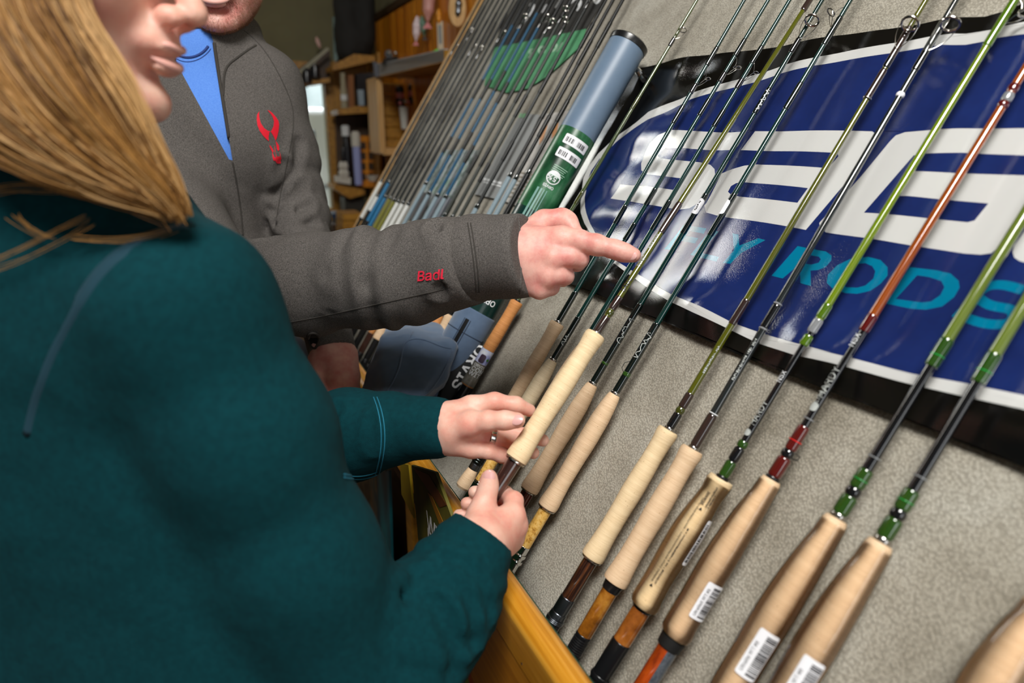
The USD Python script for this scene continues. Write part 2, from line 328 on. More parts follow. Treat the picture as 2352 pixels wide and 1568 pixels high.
def surface_nets(D, lo, res):
    ins = D < 0; nx, ny, nz = D.shape
    c = [ins[i:nx - 1 + i, j:ny - 1 + j, k:nz - 1 + k] for i in (0, 1) for j in (0, 1) for k in (0, 1)]
    tot = sum(x.astype(np.int8) for x in c); cell = np.argwhere((tot > 0) & (tot < 8))
    idx = np.full((nx - 1, ny - 1, nz - 1), -1, np.int64); idx[tuple(cell.T)] = np.arange(len(cell))
    acc = np.zeros((len(cell), 3)); cnt = np.zeros(len(cell))
    for axis in range(3):
        o1, o2 = [(1, 2), (0, 2), (0, 1)][axis]
        for u in (0, 1):
            for v in (0, 1):
                a = cell.copy(); a[:, o1] += u; a[:, o2] += v; b = a.copy(); b[:, axis] += 1
                da, db = D[tuple(a.T)], D[tuple(b.T)]; m = (da < 0) != (db < 0)
                t = da[m] / (da[m] - db[m]); pt = a[m].astype(float); pt[:, axis] += t
                acc[m] += pt; cnt[m] += 1
    V = lo + res * acc / cnt[:, None]; quads = []
    for axis in range(3):
        o1, o2 = [(1, 2), (2, 0), (0, 1)][axis]
        sh = [slice(None)] * 3; s2 = [slice(None)] * 3; sh[axis] = slice(0, -1); s2[axis] = slice(1, None)
        A, Bb = ins[tuple(sh)], ins[tuple(s2)]; e = np.argwhere(A != Bb); e = e[(e[:, o1] > 0) & (e[:, o2] > 0)]
        if not len(e): continue
        flip = A[tuple(e.T)]
        def at_(d1, d2):
            q = e.copy(); q[:, o1] += d1; q[:, o2] += d2; return idx[tuple(np.minimum(q, np.array(idx.shape) - 1).T)]
        q = np.stack([at_(-1, -1), at_(0, -1), at_(0, 0), at_(-1, 0)], 1); q[~flip] = q[~flip][:, ::-1]; quads.append(q)
    q = np.vstack(quads); q = q[(q >= 0).all(1)]
    return V, np.vstack([q[:, [0, 1, 2]], q[:, [0, 2, 3]]])
def union(ms):
    """One continuous surface where the kernel can do it."""
    try:
        out = None
        for v, f in ms:
            M = m3.Manifold(m3.Mesh(vert_properties=np.asarray(v, np.float32), tri_verts=np.asarray(f, np.uint32)))
            if M.is_empty(): raise ValueError
            out = M if out is None else out + M
        return VF(out)
    except Exception:
        return cat_(ms)
def caster(mesh):
    v, f = VF(mesh); tm = trimesh.Trimesh(v, f, process=False)
    return tm
def drape(tm, pix, lift=.001, guess=1.0):
    """Points of a mesh where the sight lines of marks on its front meet it, lifted off the surface."""
    pix = np.asarray(pix, float); d = np.array([ray(*q) for q in pix]); o = np.tile(EYE, (len(d), 1))
    loc, ri, ti = tm.ray.intersects_location(o, d, multiple_hits=False)
    out = EYE + d * guess; nrm = -d / np.linalg.norm(d, axis=1, keepdims=True); have = np.zeros(len(d), bool)
    out[ri] = loc; nrm[ri] = tm.face_normals[ti]; have[ri] = True
    if have.any() and not have.all():
        for i in np.nonzero(~have)[0]:
            j = np.nonzero(have)[0][np.argmin(((pix[have] - pix[i]) ** 2).sum(1))]
            out[i] = EYE + d[i] * (((out[j] - EYE) @ BACK) / (d[i] @ BACK)); nrm[i] = nrm[j]
    return out + nrm * lift, nrm
def resample(pts, step):
    p = np.asarray(pts, float); L = np.r_[0, np.cumsum(np.linalg.norm(np.diff(p, axis=0), axis=1))]
    x = np.linspace(0, L[-1], max(2, int(L[-1] / step) + 1)); return np.stack([np.interp(x, L, p[:, i]) for i in range(p.shape[1])], 1)
def smooth_curve(pts, n):
    from scipy.interpolate import CubicSpline
    p = np.asarray(pts, float); t = np.r_[0, np.cumsum(np.linalg.norm(np.diff(p, axis=0), axis=1))]
    return CubicSpline(t, p)(np.linspace(0, t[-1], n))
# ---------------------------------------------------------------- the room
S_FAR, E_WALL, E_LEFT = 4.62, -0.86, 3.3
OLIVEWALL = mat('wall_olive', lin(112, 106, 74), .8, var=lin(98, 92, 64), scale=3)
GREYWALL = mat('wall_grey', lin(150, 160, 152), .8, var=lin(138, 148, 142), scale=3)
FLOORM = mat('floor_wood', lin(96, 66, 36), .5, scale=3, stretch=(1, 9, 1), ramp=[(.3, lin(80, 52, 26)), (.7, lin(120, 86, 48))])
CEILM = mat('ceiling_paint', lin(120, 112, 84), .9, var=lin(108, 100, 74), scale=2)
def rbox(s0, s1, e0, e1, z0, z1, r=.002): # axis box of the rack/room frame, in world axes
    v, f = VF(box(s0, s1, -e1, -e0, z0, z1, r)); return np.stack([P0[0] + v[:, 0] * DH[0] - v[:, 1] * EO[0], P0[1] + v[:, 0] * DH[1] - v[:, 1] * EO[1], v[:, 2]], 1), f
struct('floor', rbox(-3.2, S_FAR + .1, E_WALL - .1, E_LEFT + .1, -.1, 0, .001), FLOORM)
struct('ceiling', rbox(1.2, S_FAR + .1, E_WALL - .1, E_LEFT + .1, 5.0, 5.1, .001), CEILM)
struct('wall_right', rbox(-3.2, S_FAR + .1, E_WALL - .1, E_WALL, 0, 5.0, .001), OLIVEWALL)
struct('wall_left', rbox(-.5, S_FAR + .1, E_LEFT, E_LEFT + .1, 0, 5.0, .001), OLIVEWALL)
# far wall with two openings: the glazed lower window and the gable window above
W1 = (-.46, .35, .84, 1.76); W2 = (1.05, 2.75, 3.0, 4.4)
wl = [rbox(S_FAR, S_FAR + .1, E_WALL, W1[0], 0, 5, .001), rbox(S_FAR, S_FAR + .1, W1[0], W1[1], 0, W1[2], .001), rbox(S_FAR, S_FAR + .1, W1[0], W1[1], W1[3], 5, .001), rbox(S_FAR, S_FAR + .1, W1[1], W2[0], 0, 5, .001),
      rbox(S_FAR, S_FAR + .1, W2[0], W2[1], 0, W2[2], .001), rbox(S_FAR, S_FAR + .1, W2[0], W2[1], W2[3], 5, .001), rbox(S_FAR, S_FAR + .1, W2[1], E_LEFT, 0, 5, .001)]
struct('wall_far', cat_(wl), OLIVEWALL)
struct('wall_far', rbox(S_FAR - .012, S_FAR - .002, E_WALL, .9, 0, .80, .001), GREYWALL)
def window(n, w, bars_e, bars_z):
    t = Thing(f'window_{n}', None, None, RACKF(se(S_FAR, (w[0] + w[1]) / 2, w[2])), kind='structure')
    c = .085; fr = [rbox(S_FAR - .03, S_FAR + .02, w[0] - c, w[0], w[2] - c, w[3] + c), rbox(S_FAR - .03, S_FAR + .02, w[1], w[1] + c, w[2] - c, w[3] + c), rbox(S_FAR - .03, S_FAR + .02, w[0], w[1], w[3], w[3] + c), rbox(S_FAR - .05, S_FAR + .02, w[0], w[1], w[2] - c, w[2])]
    for q in fr: t.wpart('casing', q, WOODS)
    for e in bars_e: t.wpart('glazing_bar', rbox(S_FAR + .01, S_FAR + .05, e - .012, e + .012, w[2], w[3]), WOODS)
    for z in bars_z: t.wpart('glazing_bar', rbox(S_FAR + .012, S_FAR + .048, w[0], w[1], z - .012, z + .012), WOODS)
    t.wpart('pane', rbox(S_FAR + .028, S_FAR + .034, w[0], w[1], w[2], w[3], .0005), PANE)
window(1, W1, [], [])
window(2, W2, [1.5, 1.95, 2.4], [3.7])
# outside the lower window: pale ground, a building wall and a parked white van
struct('ground', rbox(S_FAR + .15, 12, -6, 6, -.12, -.02, .001), mat('yard_gravel', lin(196, 196, 190), .9, var=lin(176, 176, 170), scale=6))
vt = Thing('van', 'white parked van seen through the bright window beyond the counter', 'van', RACKF(se(6.6, -.45, 0)))
vt.wpart('body', hull_balls([se(s, e, z) for s in (6.3, 7.7) for e, z in ((-1.7, .45), (1.2, .45), (-1.7, 1.0), (1.2, 1.0), (-1.3, 1.52), (.9, 1.52))], .08), mat('van_white', lin(236, 240, 244), .3, coat=.6), smooth=40)
vt.wpart('side_window', rbox(6.205, 6.24, -.40, -.02, 1.06, 1.40, .01), mat('van_glass', lin(96, 112, 124), .1)); vt.wpart('side_window', rbox(6.205, 6.24, -.62, -.46, 1.06, 1.40, .01), mat('van_glass', lin(96, 112, 124), .1))
vt.wpart('trim_strip', rbox(6.205, 6.235, -1.7, 1.1, .86, .90, .003), mat('van_trim', lin(150, 156, 162), .4))
for e in (-1.1, .6): vt.wpart('wheel', tube([se(6.22, e, .3), se(6.36, e, .3)], .3, 20), RUBBER)
bd = Thing('storehouse', 'pale grey building across the yard, seen above the white van through the window', 'building', RACKF(se(11, 0, 0)))
bd.wpart('wall', rbox(11, 11.3, -5, 4, -.05, 3.2, .01), mat('far_stucco', lin(186, 196, 196), .9, var=lin(160, 172, 174), scale=1.5))
bd.wpart('doorway', rbox(10.96, 11.0, -1.25, -.75, 0, 2.1, .01), mat('far_door', lin(70, 80, 84), .7))
bd.wpart('roof', rbox(10.8, 11.5, -5.2, 4.2, 3.2, 3.35, .02), mat('far_roof', lin(120, 124, 128), .8))
# planked wainscot of the wall the rack leans to: every plank a piece of its own
wn = Thing('trim_1', None, None, RACKF(se(3.4, E_WALL, 0)), kind='structure')
PV = [WOODP, mat('wood_plank_b', lin(186, 110, 14), .35, scale=5, stretch=(12, 12, .5), ramp=[(.25, lin(140, 72, 4)), (.6, lin(192, 112, 12)), (.85, lin(216, 140, 30))], coat=.4, crough=.2), mat('wood_plank_c', lin(214, 140, 30), .35, scale=5, stretch=(12, 12, .5), ramp=[(.25, lin(170, 96, 10)), (.6, lin(216, 138, 24)), (.85, lin(236, 170, 60))], coat=.4, crough=.2)]
for k in range(26):
    s0 = 2.25 + k * .091
    wn.wpart('plank', rbox(s0 + .003, s0 + .088, E_WALL, E_WALL + .018, .02, 2.12, .004), PV[(k * 7 + k // 3) % 3])
wn.wpart('cap_rail', rbox(2.25, S_FAR, E_WALL, E_WALL + .03, 2.12, 2.17, .005), WOODD)

# ---------------------------------------------------------------- the rod rack
rk = Thing('rod_rack', 'long slanted rod rack with carpeted board, pale wooden edge and varnished front rail', 'display rack', RACKF(se(0, 0, 0)))
S0, S1, T0, T1 = -1.25, 1.775, -.262, 1.42
def bslab(s0, s1, t0, t1, h0, h1): return hull([B(s + (.036 * t if s > 1.5 else 0), t, h) for s in (s0, s1) for t in (t0, t1) for h in (h0, h1)])
rk.wpart('carpet_board', bslab(S0, S1, T0, T1, -.03, 0), CARPET, label='grey looped carpet covering the slanted board')
rk.wpart('side_trim', bslab(S1, S1 + .03, T0, T1 + .02, -.035, .014), WOODL)
rk.wpart('top_rail', bslab(S0, S1, 1.30, 1.34, 0, .027), WOODL)
rk.wpart('top_trim', bslab(S0, S1, T1, T1 + .03, -.035, .02), WOODL)
# trough floor, rail (half round) and fascia in front of the rod butts
rk.wpart('trough', rbox(S0, S1, .05, .160, .786, .802), WOODD)
def rail(s0, s1):
    prof = [(.158, .86), (.158, .900)] + [(.174 - .016 * math.cos(a), .900 + .012 * math.sin(a)) for a in np.linspace(0.2, math.pi, 9)] + [(.190, .86)]
    return hull([se(s, e, z) for s in (s0, s1) for e, z in prof])
SPL = .395
rk.wpart('front_rail', rail(S0, SPL - .0012), WOODR); rk.wpart('front_rail', rail(SPL + .0012, S1), WOODR)
rk.wpart('felt_strip', hull([se(s, e, z) for s in (S0, S1) for e, z in ((.1575, .81), (.1575, .898), (.152, .81), (.152, .894))]), mat('felt_green', lin(6, 62, 40), .9, bump=.0008, bscale=400))
rk.wpart('fascia', rbox(S0, .058, .160, .189, .715, .86, .003), WOOD)
rk.wpart('backing', rbox(.06, S1, .161, .172, .802, .86, .001), WOODD)
rk.wpart('knot', hull_balls([hit(1139, 1382, EO, .1840), hit(1142, 1398, EO, .1840)], .0058), mat('wood_knot', lin(64, 34, 8), .4))
rk.wpart('nail_head', ball(hit(1200, 1523, EO, .1892), .0016), STEEL)
rk.wpart('lower_panel', rbox(S0, S1, .04, .052, .02, .78), WOODD)
for s in (1.60, .66, .04, -.65): rk.wpart('post', rbox(s - .025, s + .025, .054, .104, .0, .784, .003), WOODS)
rk.wpart('base', rbox(S0, S1, -.30, .10, 0, .03), WOODD)
for s in (-1.0, .0, 1.7):                                          # struts that carry the board from behind
    rk.wpart('strut', hull([se(s + a, e, z) for a in (-.02, .02) for e, z in ((-.78, 0), (-.74, 0), (-.78, 2.02), (-.74, 1.98))]), WOODD)

# ---------------------------------------------------------------- vinyl banner: black sheet with print laid on it
bn = Thing('banner', 'black vinyl banner with a white ringed blue oval and big white and turquoise lettering', 'banner', frame(B(.1, .4), DH, U, N))
def wave(s, t):
    s, t = np.asarray(s), np.asarray(t)
    e = np.clip((t - .205) / .43, 0, 1)
    h = .006 + .0010 * np.sin(s * 46 + 3 * t) + .0016 * np.sin(s * 23 - 2 * t + 1) + .0003 * np.sin(s * 71 + 9 * t)
    h = h + .010 * np.exp(-((t - .235) / .03) ** 2) * (.6 + .4 * np.sin(s * 31))      # the hem bulges
    h = h + .0012 * np.sin(t * 90 + 7 * s) * np.exp(-((s - .36) / .13) ** 2) + .0022 * np.sin(t * 38 + 4 * s) * np.exp(-((s - .36) / .16) ** 2)
    return h
def stp(pix): return [st(px, py, .006) for px, py in pix]
top = stp([(1480, 153), (1550, 137), (1700, 118), (1800, 103), (1920, 83), (2050, 66), (2110, 55), (2160, 42), (2185, 36), (2260, 36), (2310, 25), (2352, 10)])
bot = stp([(1389, 684), (1507, 732), (1708, 819), (1904, 898), (2049, 953), (2352, 1073)])
outline = [(.60, top[0][1] - .004)] + top + [(-.4, .645), (-.8, .64), (-.8, .205)] + bot[::-1] + [(.60, .206)]
BLACKV = mat('vinyl_black', lin(14, 13, 12), .09, spec=.5, bump=.00008, bscale=900, bdetail=1)
WHITEV = mat('vinyl_white', lin(200, 200, 198), .10, bump=.00006, bscale=900, bdetail=1)
BLUEV = mat('vinyl_blue', lin(26, 42, 98), .08, var=lin(22, 35, 84), scale=20, bump=.00008, bscale=900, bdetail=1)
CYANV = mat('vinyl_cyan', lin(0, 112, 146), .09, bump=.00008, bscale=900, bdetail=1)
def onto_banner(poly, lift, edge=.009):
    v, f = poly_mesh(poly, edge); h = wave(v[:, 0], v[:, 1]) + lift
    n = f[0]; w = P0 + v[:, :1] * DH + v[:, 1:2] * U + h[:, None] * N
    nn = np.cross(w[n[1]] - w[n[0]], w[n[2]] - w[n[0]])
    return w, (f if nn @ N > 0 else f[:, ::-1])
def sheet(poly, edge, thick):
    w, f = onto_banner(poly, 0, edge); w2 = w - N * thick; k = len(w)
    e = np.sort(np.vstack([f[:, [0, 1]], f[:, [1, 2]], f[:, [2, 0]]]), 1); d = np.vstack([f[:, [0, 1]], f[:, [1, 2]], f[:, [2, 0]]])
    _, inv, cnt = np.unique(e, axis=0, return_inverse=True, return_counts=True); rim = d[cnt[inv.ravel()] == 1]
    return np.vstack([w, w2]), np.vstack([f, f[:, ::-1] + k, np.c_[rim[:, 1], rim[:, 0], rim[:, 0] + k], np.c_[rim[:, 1], rim[:, 0] + k, rim[:, 1] + k]])
bn.wpart('sheet', sheet(sg.Polygon(outline).buffer(0), .009, .0008), BLACKV, smooth=30)
ro_t = stp([(2352, 54), (2276, 69), (2217, 75), (2186, 74), (2139, 81), (2080, 95), (2050, 100), (1955, 117), (1884, 131), (1809, 148), (1765, 160), (1720, 172), (1656, 192), (1595, 213), (1566, 228), (1535, 240), (1491, 259), (1459, 284), (1424, 307), (1399, 328), (1373, 351), (1352, 378), (1338, 408), (1333, 441), (1332.5, 462), (1336, 489), (1344, 514), (1354, 533), (1374, 563), (1397, 590), (1412, 605), (1438, 625), (1463, 643), (1499, 669), (1545, 697), (1606, 727), (1683, 761), (1744, 789), (1836, 822), (1913, 840), (2089, 885), (2206, 912), (2352, 945)])
ri_t = stp([(2352, 82), (2286, 90), (2266, 95), (2217, 101), (2162, 100), (2123, 107), (2066, 119), (1955, 138), (1872, 152), (1799, 169), (1753, 181), (1708, 193), (1647, 211), (1589, 230), (1566, 242), (1526, 261), (1491, 276), (1463, 294), (1415, 326), (1392, 347), (1373, 364), (1355, 391), (1346, 416), (1341, 452), (1346, 477), (1357, 515), (1369, 539), (1390, 568), (1415, 599), (1443, 616), (1466, 630), (1504, 653), (1555, 684), (1621, 712), (1688, 745), (1739, 761), (1836, 794), (1924, 820), (2103, 863), (2222, 884), (2352, 910)])
def close_right(pts, grow): return pts + [(-.45, pts[-1][1] + .004), (-.62, .40 - grow), (-.70, .44), (-.62, .50 + grow), (-.45, pts[0][1] - .004)]
field, ring = sg.Polygon(close_right(ri_t, .01)).buffer(0), sg.Polygon(close_right(ro_t, .0)).buffer(0)
bn.wpart('oval_ring', onto_banner(ring.difference(field), .0004), WHITEV, smooth=30)
Sg = [(1544, 302), (1704, 303), (1675, 344), (1572, 340), (1530, 341), (1518, 348), (1510, 357), (1516, 363), (1541, 366), (1606, 370), (1629, 376), (1640, 387), (1642, 399), (1634, 420), (1614, 450), (1598, 470), (1583, 478), (1560, 480), (1472, 469), (1403, 456), (1424, 423), (1510, 431), (1547, 435), (1562, 408), (1512, 404), (1487, 401), (1473, 391), (1471, 374), (1480, 351), (1493, 332), (1515, 313)]
Ag = [(1736, 303), (2002, 300), (2009, 305), (2006, 313), (1955, 400), (1850, 527), (1700, 504), (1677, 501), (1646, 495), (1623, 489), (1619, 473), (1625, 466), (1645, 425), (1658, 399), (1684, 389), (1711, 381), (1740, 378), (1888, 386), (1911, 377), (1926, 359), (1924, 352), (1906, 351), (1703, 346)]
Ah = [(1711, 419), (1857, 433), (1833, 467), (1700, 452), (1680, 448), (1673, 441), (1680, 428), (1692, 421)]
Gg = [(2041, 322), (2055, 308), (2077, 301), (2200, 297), (2352, 296), (2470, 298), (2440, 362), (2352, 359), (2210, 352), (2124, 354), (2099, 357), (1983, 487), (2124, 501), (2224, 512), (2240, 508), (2272, 469), (2084, 451), (2063, 451), (2099, 394), (2188, 398), (2352, 405), (2400, 407), (2352, 480), (2296, 569), (2279, 584), (2254, 587), (2216, 584), (2088, 563), (1894, 531), (1881, 517), (1880, 510), (1894, 494), (1977, 400)]
Eg = [(2328, 581), (2332, 566), (2338, 558), (2420, 440), (2500, 310), (2640, 306), (2615, 366), (2520, 362), (2485, 412), (2590, 416), (2560, 470), (2452, 464), (2410, 545), (2560, 566), (2530, 640), (2380, 612), (2344, 602), (2332, 594)]
YY = [(1684, 537), (1698, 540), (1700.5, 565.5), (1744, 549), (1760.5, 553), (1706, 582), (1680, 607.5), (1662, 605), (1688, 576)]
FF = [(1571, 517), (1623, 525), (1617, 537), (1584, 531), (1576, 542), (1604, 547), (1597, 559), (1566, 554), (1544, 575), (1525, 571)]
LL = [(1586, 585), (1632, 529), (1651, 532), (1609, 580), (1653, 591), (1647, 602)]
RR = [(1772, 633), (1831, 564), (1894, 575), (1908, 585), (1908, 597), (1894, 612), (1877, 618), (1859, 619), (1861, 655), (1836, 648), (1835, 617), (1822, 615), (1796, 638)]
Rh = [(1850, 582), (1878, 587), (1883, 593), (1878, 601), (1862, 605), (1833, 602)]
OO = [(1995, 590.5), (2023, 597.5), (2039, 614), (2039, 633), (2023, 651.5), (1999.5, 668), (1969, 675), (1941, 673), (1913, 663), (1898.6, 649), (1901, 630), (1922, 609), (1952.6, 595)]
Oh = [(1988, 604.6), (2004, 611.6), (2011, 623), (2006.6, 640), (1988, 656), (1969, 661), (1945, 660), (1931.5, 654), (1927, 642), (1938.5, 623), (1964, 607)]
DD = [(2091, 614), (2152, 622), (2185, 630), (2204, 647), (2206, 663), (2194, 684), (2166, 705.5), (2129, 712.6), (2093, 710), (2030, 696)]
Dh = [(2107.5, 633), (2136, 637.5), (2164, 647), (2171, 661), (2161.5, 680), (2140, 694), (2119, 696), (2058, 687)]
SS = [(2352, 668), (2318, 659), (2285, 657), (2262, 666), (2249, 682), (2262, 696), (2300, 708), (2330, 720), (2325, 738), (2300, 747), (2270, 746), (2235, 737), (2196, 720)]
def bpoly(pix, hole=None): return sg.Polygon(stp(pix), [stp(hole)] if hole else []).buffer(0)
white = [bpoly(Sg), bpoly(Ag, Ah), bpoly(Gg), bpoly(Eg)]
cyan = [bpoly(FF), bpoly(LL), bpoly(YY), bpoly(RR, Rh), bpoly(OO, Oh), bpoly(DD, Dh), sg.LineString(stp([tuple(q) for q in smooth_curve(SS, 40)])).buffer(.0042, cap_style=2)]
bn.wpart('oval_field', onto_banner(field.difference(unary_union(white + cyan)), .0004), BLUEV, smooth=30)
for p in white: bn.wpart('white_letter', onto_banner(p, .0004), WHITEV, smooth=30)
for p in cyan: bn.wpart('turquoise_letter', onto_banner(p, .0004), CYANV, smooth=30)
bn.wpart('hang_ring', cat_([tube([B(*st(1468, 168, .012), .008), B(*st(1480, 186, .012), .014)], .004, 10), tube([B(*st(1462, 160, .012), .010), B(*st(1468, 168, .012), .010)], .006, 10)]), CHROME)

# ---------------------------------------------------------------- the farther banner, cards and leaflets pinned behind the left rods
def flat_poly(pix, h, thick=.001, edge=None):
    poly = sg.Polygon([st(px, py, h) for px, py in pix]).buffer(0)
    return prism(poly, h, thick)
def prism(poly, h, thick):
    ms = []
    for g in getattr(poly, 'geoms', [poly]):
        m = trimesh.creation.extrude_polygon(g, thick, engine='earcut'); v = np.array(m.vertices); w = P0 + v[:, :1] * DH + v[:, 1:2] * U + (v[:, 2:3] + h - thick) * N
        f = np.array(m.faces); n = np.linalg.det(np.stack([DH, U, N])); ms.append((w, f if n > 0 else f[:, ::-1]))
    return cat_(ms)
b2 = Thing('banner', 'matt black and green banner with white script behind the packed rods', 'banner', frame(B(1.1, .6), DH, U, N))
blk = [(1238, -90), (1150, 62), (1133, 112), (1240, 92), (1345, 68), (1440, -90)]
b2.wpart('black_field', flat_poly(blk, .004), mat('cloth_black', lin(52, 50, 48), .85, var=lin(40, 39, 37), scale=90))
b2.wpart('green_field', flat_poly([(1137, 109), (1240, 89), (1346, 66), (1330, 108), (1298, 138), (1258, 174), (1212, 203), (1165, 213), (1112, 196), (1120, 160)], .0046), mat('cloth_green', lin(66, 138, 92), .8, var=lin(92, 164, 118), scale=14))
def strokes(lst, r, h): return prism(unary_union([sg.LineString([st(px, py, h) for px, py in smooth_curve(p, 14)] if len(p) > 2 else [st(px, py, h) for px, py in p]).buffer(r) for p in lst]), h, .0006)
b2.wpart('script', strokes([[(1218, 10), (1225, 14), (1221, 26), (1206, 48), (1190, 62)], [(1246, 4), (1240, 18), (1229, 36)], [(1253, 14), (1247, 25)], [(1290, -6), (1278, 14)], [(1326, -4), (1332, 10), (1328, 20)], [(1318, 0), (1304, 12)], [(1352, 0), (1345, 14)], [(1366, -6), (1372, 4), (1380, -10)]], .006, .0046), INKW)
b2.wpart('small_script', strokes([[(1158, 126), (1150, 140)], [(1180, 124), (1172, 142)], [(1202, 120), (1194, 136)], [(1222, 114), (1216, 118), (1222, 126), (1214, 130)], [(1244, 108), (1238, 116), (1246, 122), (1251, 113), (1244, 108)], [(1272, 102), (1278, 106), (1270, 116), (1264, 112)], [(1290, 100), (1280, 116)], [(1306, 92), (1298, 104)]], .004, .0052), mat('print_pale_green', lin(166, 206, 176), .7))
def card(label, group, quad, h, M, extra=()):
    c = Thing('leaflet', label, 'leaflet', frame(B(*st(*quad[0], h), h), DH, U, N))
    c.wpart('sheet', flat_poly(quad, h), M)
    for nm, q, m in extra: c.wpart(nm, flat_poly(q, h + .0008), m)
card('speckled green and white leaflet behind the blue rods', None, [(1025, 344), (1105, 345), (1010, 522), (940, 500)], .005, mat('leaflet_speckled', lin(170, 176, 178), .5, scale=26, ramp=[(.3, lin(40, 44, 44)), (.42, lin(110, 130, 122)), (.52, lin(176, 182, 188)), (.62, lin(120, 156, 130)), (.72, lin(200, 204, 208))], detail=3),
     [('dark_block', [(968, 440), (992, 446), (965, 512), (938, 502)], mat('leaflet_dark', lin(52, 50, 54), .5, var=lin(84, 80, 84), scale=30)), ('grey_block', [(1000, 448), (1046, 456), (1012, 521), (972, 512)], mat('leaflet_greyblue', lin(140, 144, 156), .5, var=lin(110, 114, 124), scale=40))])
card('plain grey leaflet with a green top corner, left of the big blue-grey tube', None, [(1195, 261), (1240, 263), (1145, 458), (1090, 446)], .005, mat('leaflet_grey', lin(132, 134, 134), .5, var=lin(118, 120, 120), scale=6),
     [('green_corner', [(1194, 260), (1212, 261), (1206, 270), (1190, 270)], mat('leaflet_green', lin(110, 168, 120), .5)), ('text_line', [(1112, 408), (1152, 418), (1150, 423), (1110, 413)], INKW), ('text_line', [(1112, 416), (1150, 426), (1149, 429), (1110, 419)], INKW)])
card('pale leaflet with orange shapes and rows of print beside the big blue-grey tube', None, [(1246, 262), (1322, 252), (1200, 478), (1150, 458)], .005, mat('leaflet_pale', lin(186, 182, 176), .5, scale=16, ramp=[(.3, lin(120, 120, 118)), (.5, lin(188, 184, 178)), (.7, lin(206, 202, 196))]),
     [('orange_shape', [(1254, 270), (1262, 262), (1256, 290), (1248, 318), (1238, 332), (1242, 300)], mat('leaflet_orange', lin(196, 136, 80), .5)), ('orange_shape', [(1272, 292), (1282, 280), (1278, 306), (1266, 318)], mat('leaflet_orange', lin(196, 136, 80), .5))]
     + [('text_line', [(1194 - k * 5.2, 394 + k * 9), (1236 - k * 5.6, 402 + k * 9), (1234.5 - k * 5.6, 405 + k * 9), (1192.5 - k * 5.2, 397 + k * 9)], mat('print_grey', lin(150, 140, 120), .6)) for k in range(7)])
# ---------------------------------------------------------------- fishing rods
def line_frame(p, q):
    """Axes of a rod from its butt p towards q: z along it, x out of the board, y across."""
    z = (q - p) / np.linalg.norm(q - p); x = N - (N @ z) * z; x /= np.linalg.norm(x); return frame(p, x, np.cross(z, x), z)
GRIPS = {  # fractions from the bottom of the grip to its top, radius in mm
 'full': [(0, 11.6), (.006, 13.2), (.03, 13.5), (.10, 12.6), (.22, 11.6), (.36, 11.5), (.52, 12.2), (.66, 11.8), (.80, 10.9), (.90, 11.2), (.965, 12.3), (.985, 12.2), (1, 11)],
 'half': [(0, 11.4), (.006, 13.0), (.03, 13.4), (.12, 12.2), (.26, 11.2), (.42, 11.5), (.60, 12.4), (.75, 12.2), (.87, 10.9), (.95, 9.3), (.985, 8.2), (1, 7.2)],
 'wells': [(0, 11.6), (.006, 13.6), (.03, 14.0), (.10, 13.0), (.24, 11.8), (.40, 12.4), (.58, 13.0), (.72, 12.0), (.84, 11.0), (.94, 12.2), (.985, 12.6), (1, 11.6)],
 'taper': [(0, 12.0), (.006, 14.2), (.03, 14.8), (.10, 14.2), (.24, 13.2), (.45, 13.6), (.65, 12.8), (.85, 11.2), (.965, 10.2), (.985, 9.8), (1, 8.8)],
 'cigar': [(0, 8), (.01, 9), (.2, 11.2), (.5, 12), (.8, 10.6), (.96, 8.6), (1, 7.4)]}
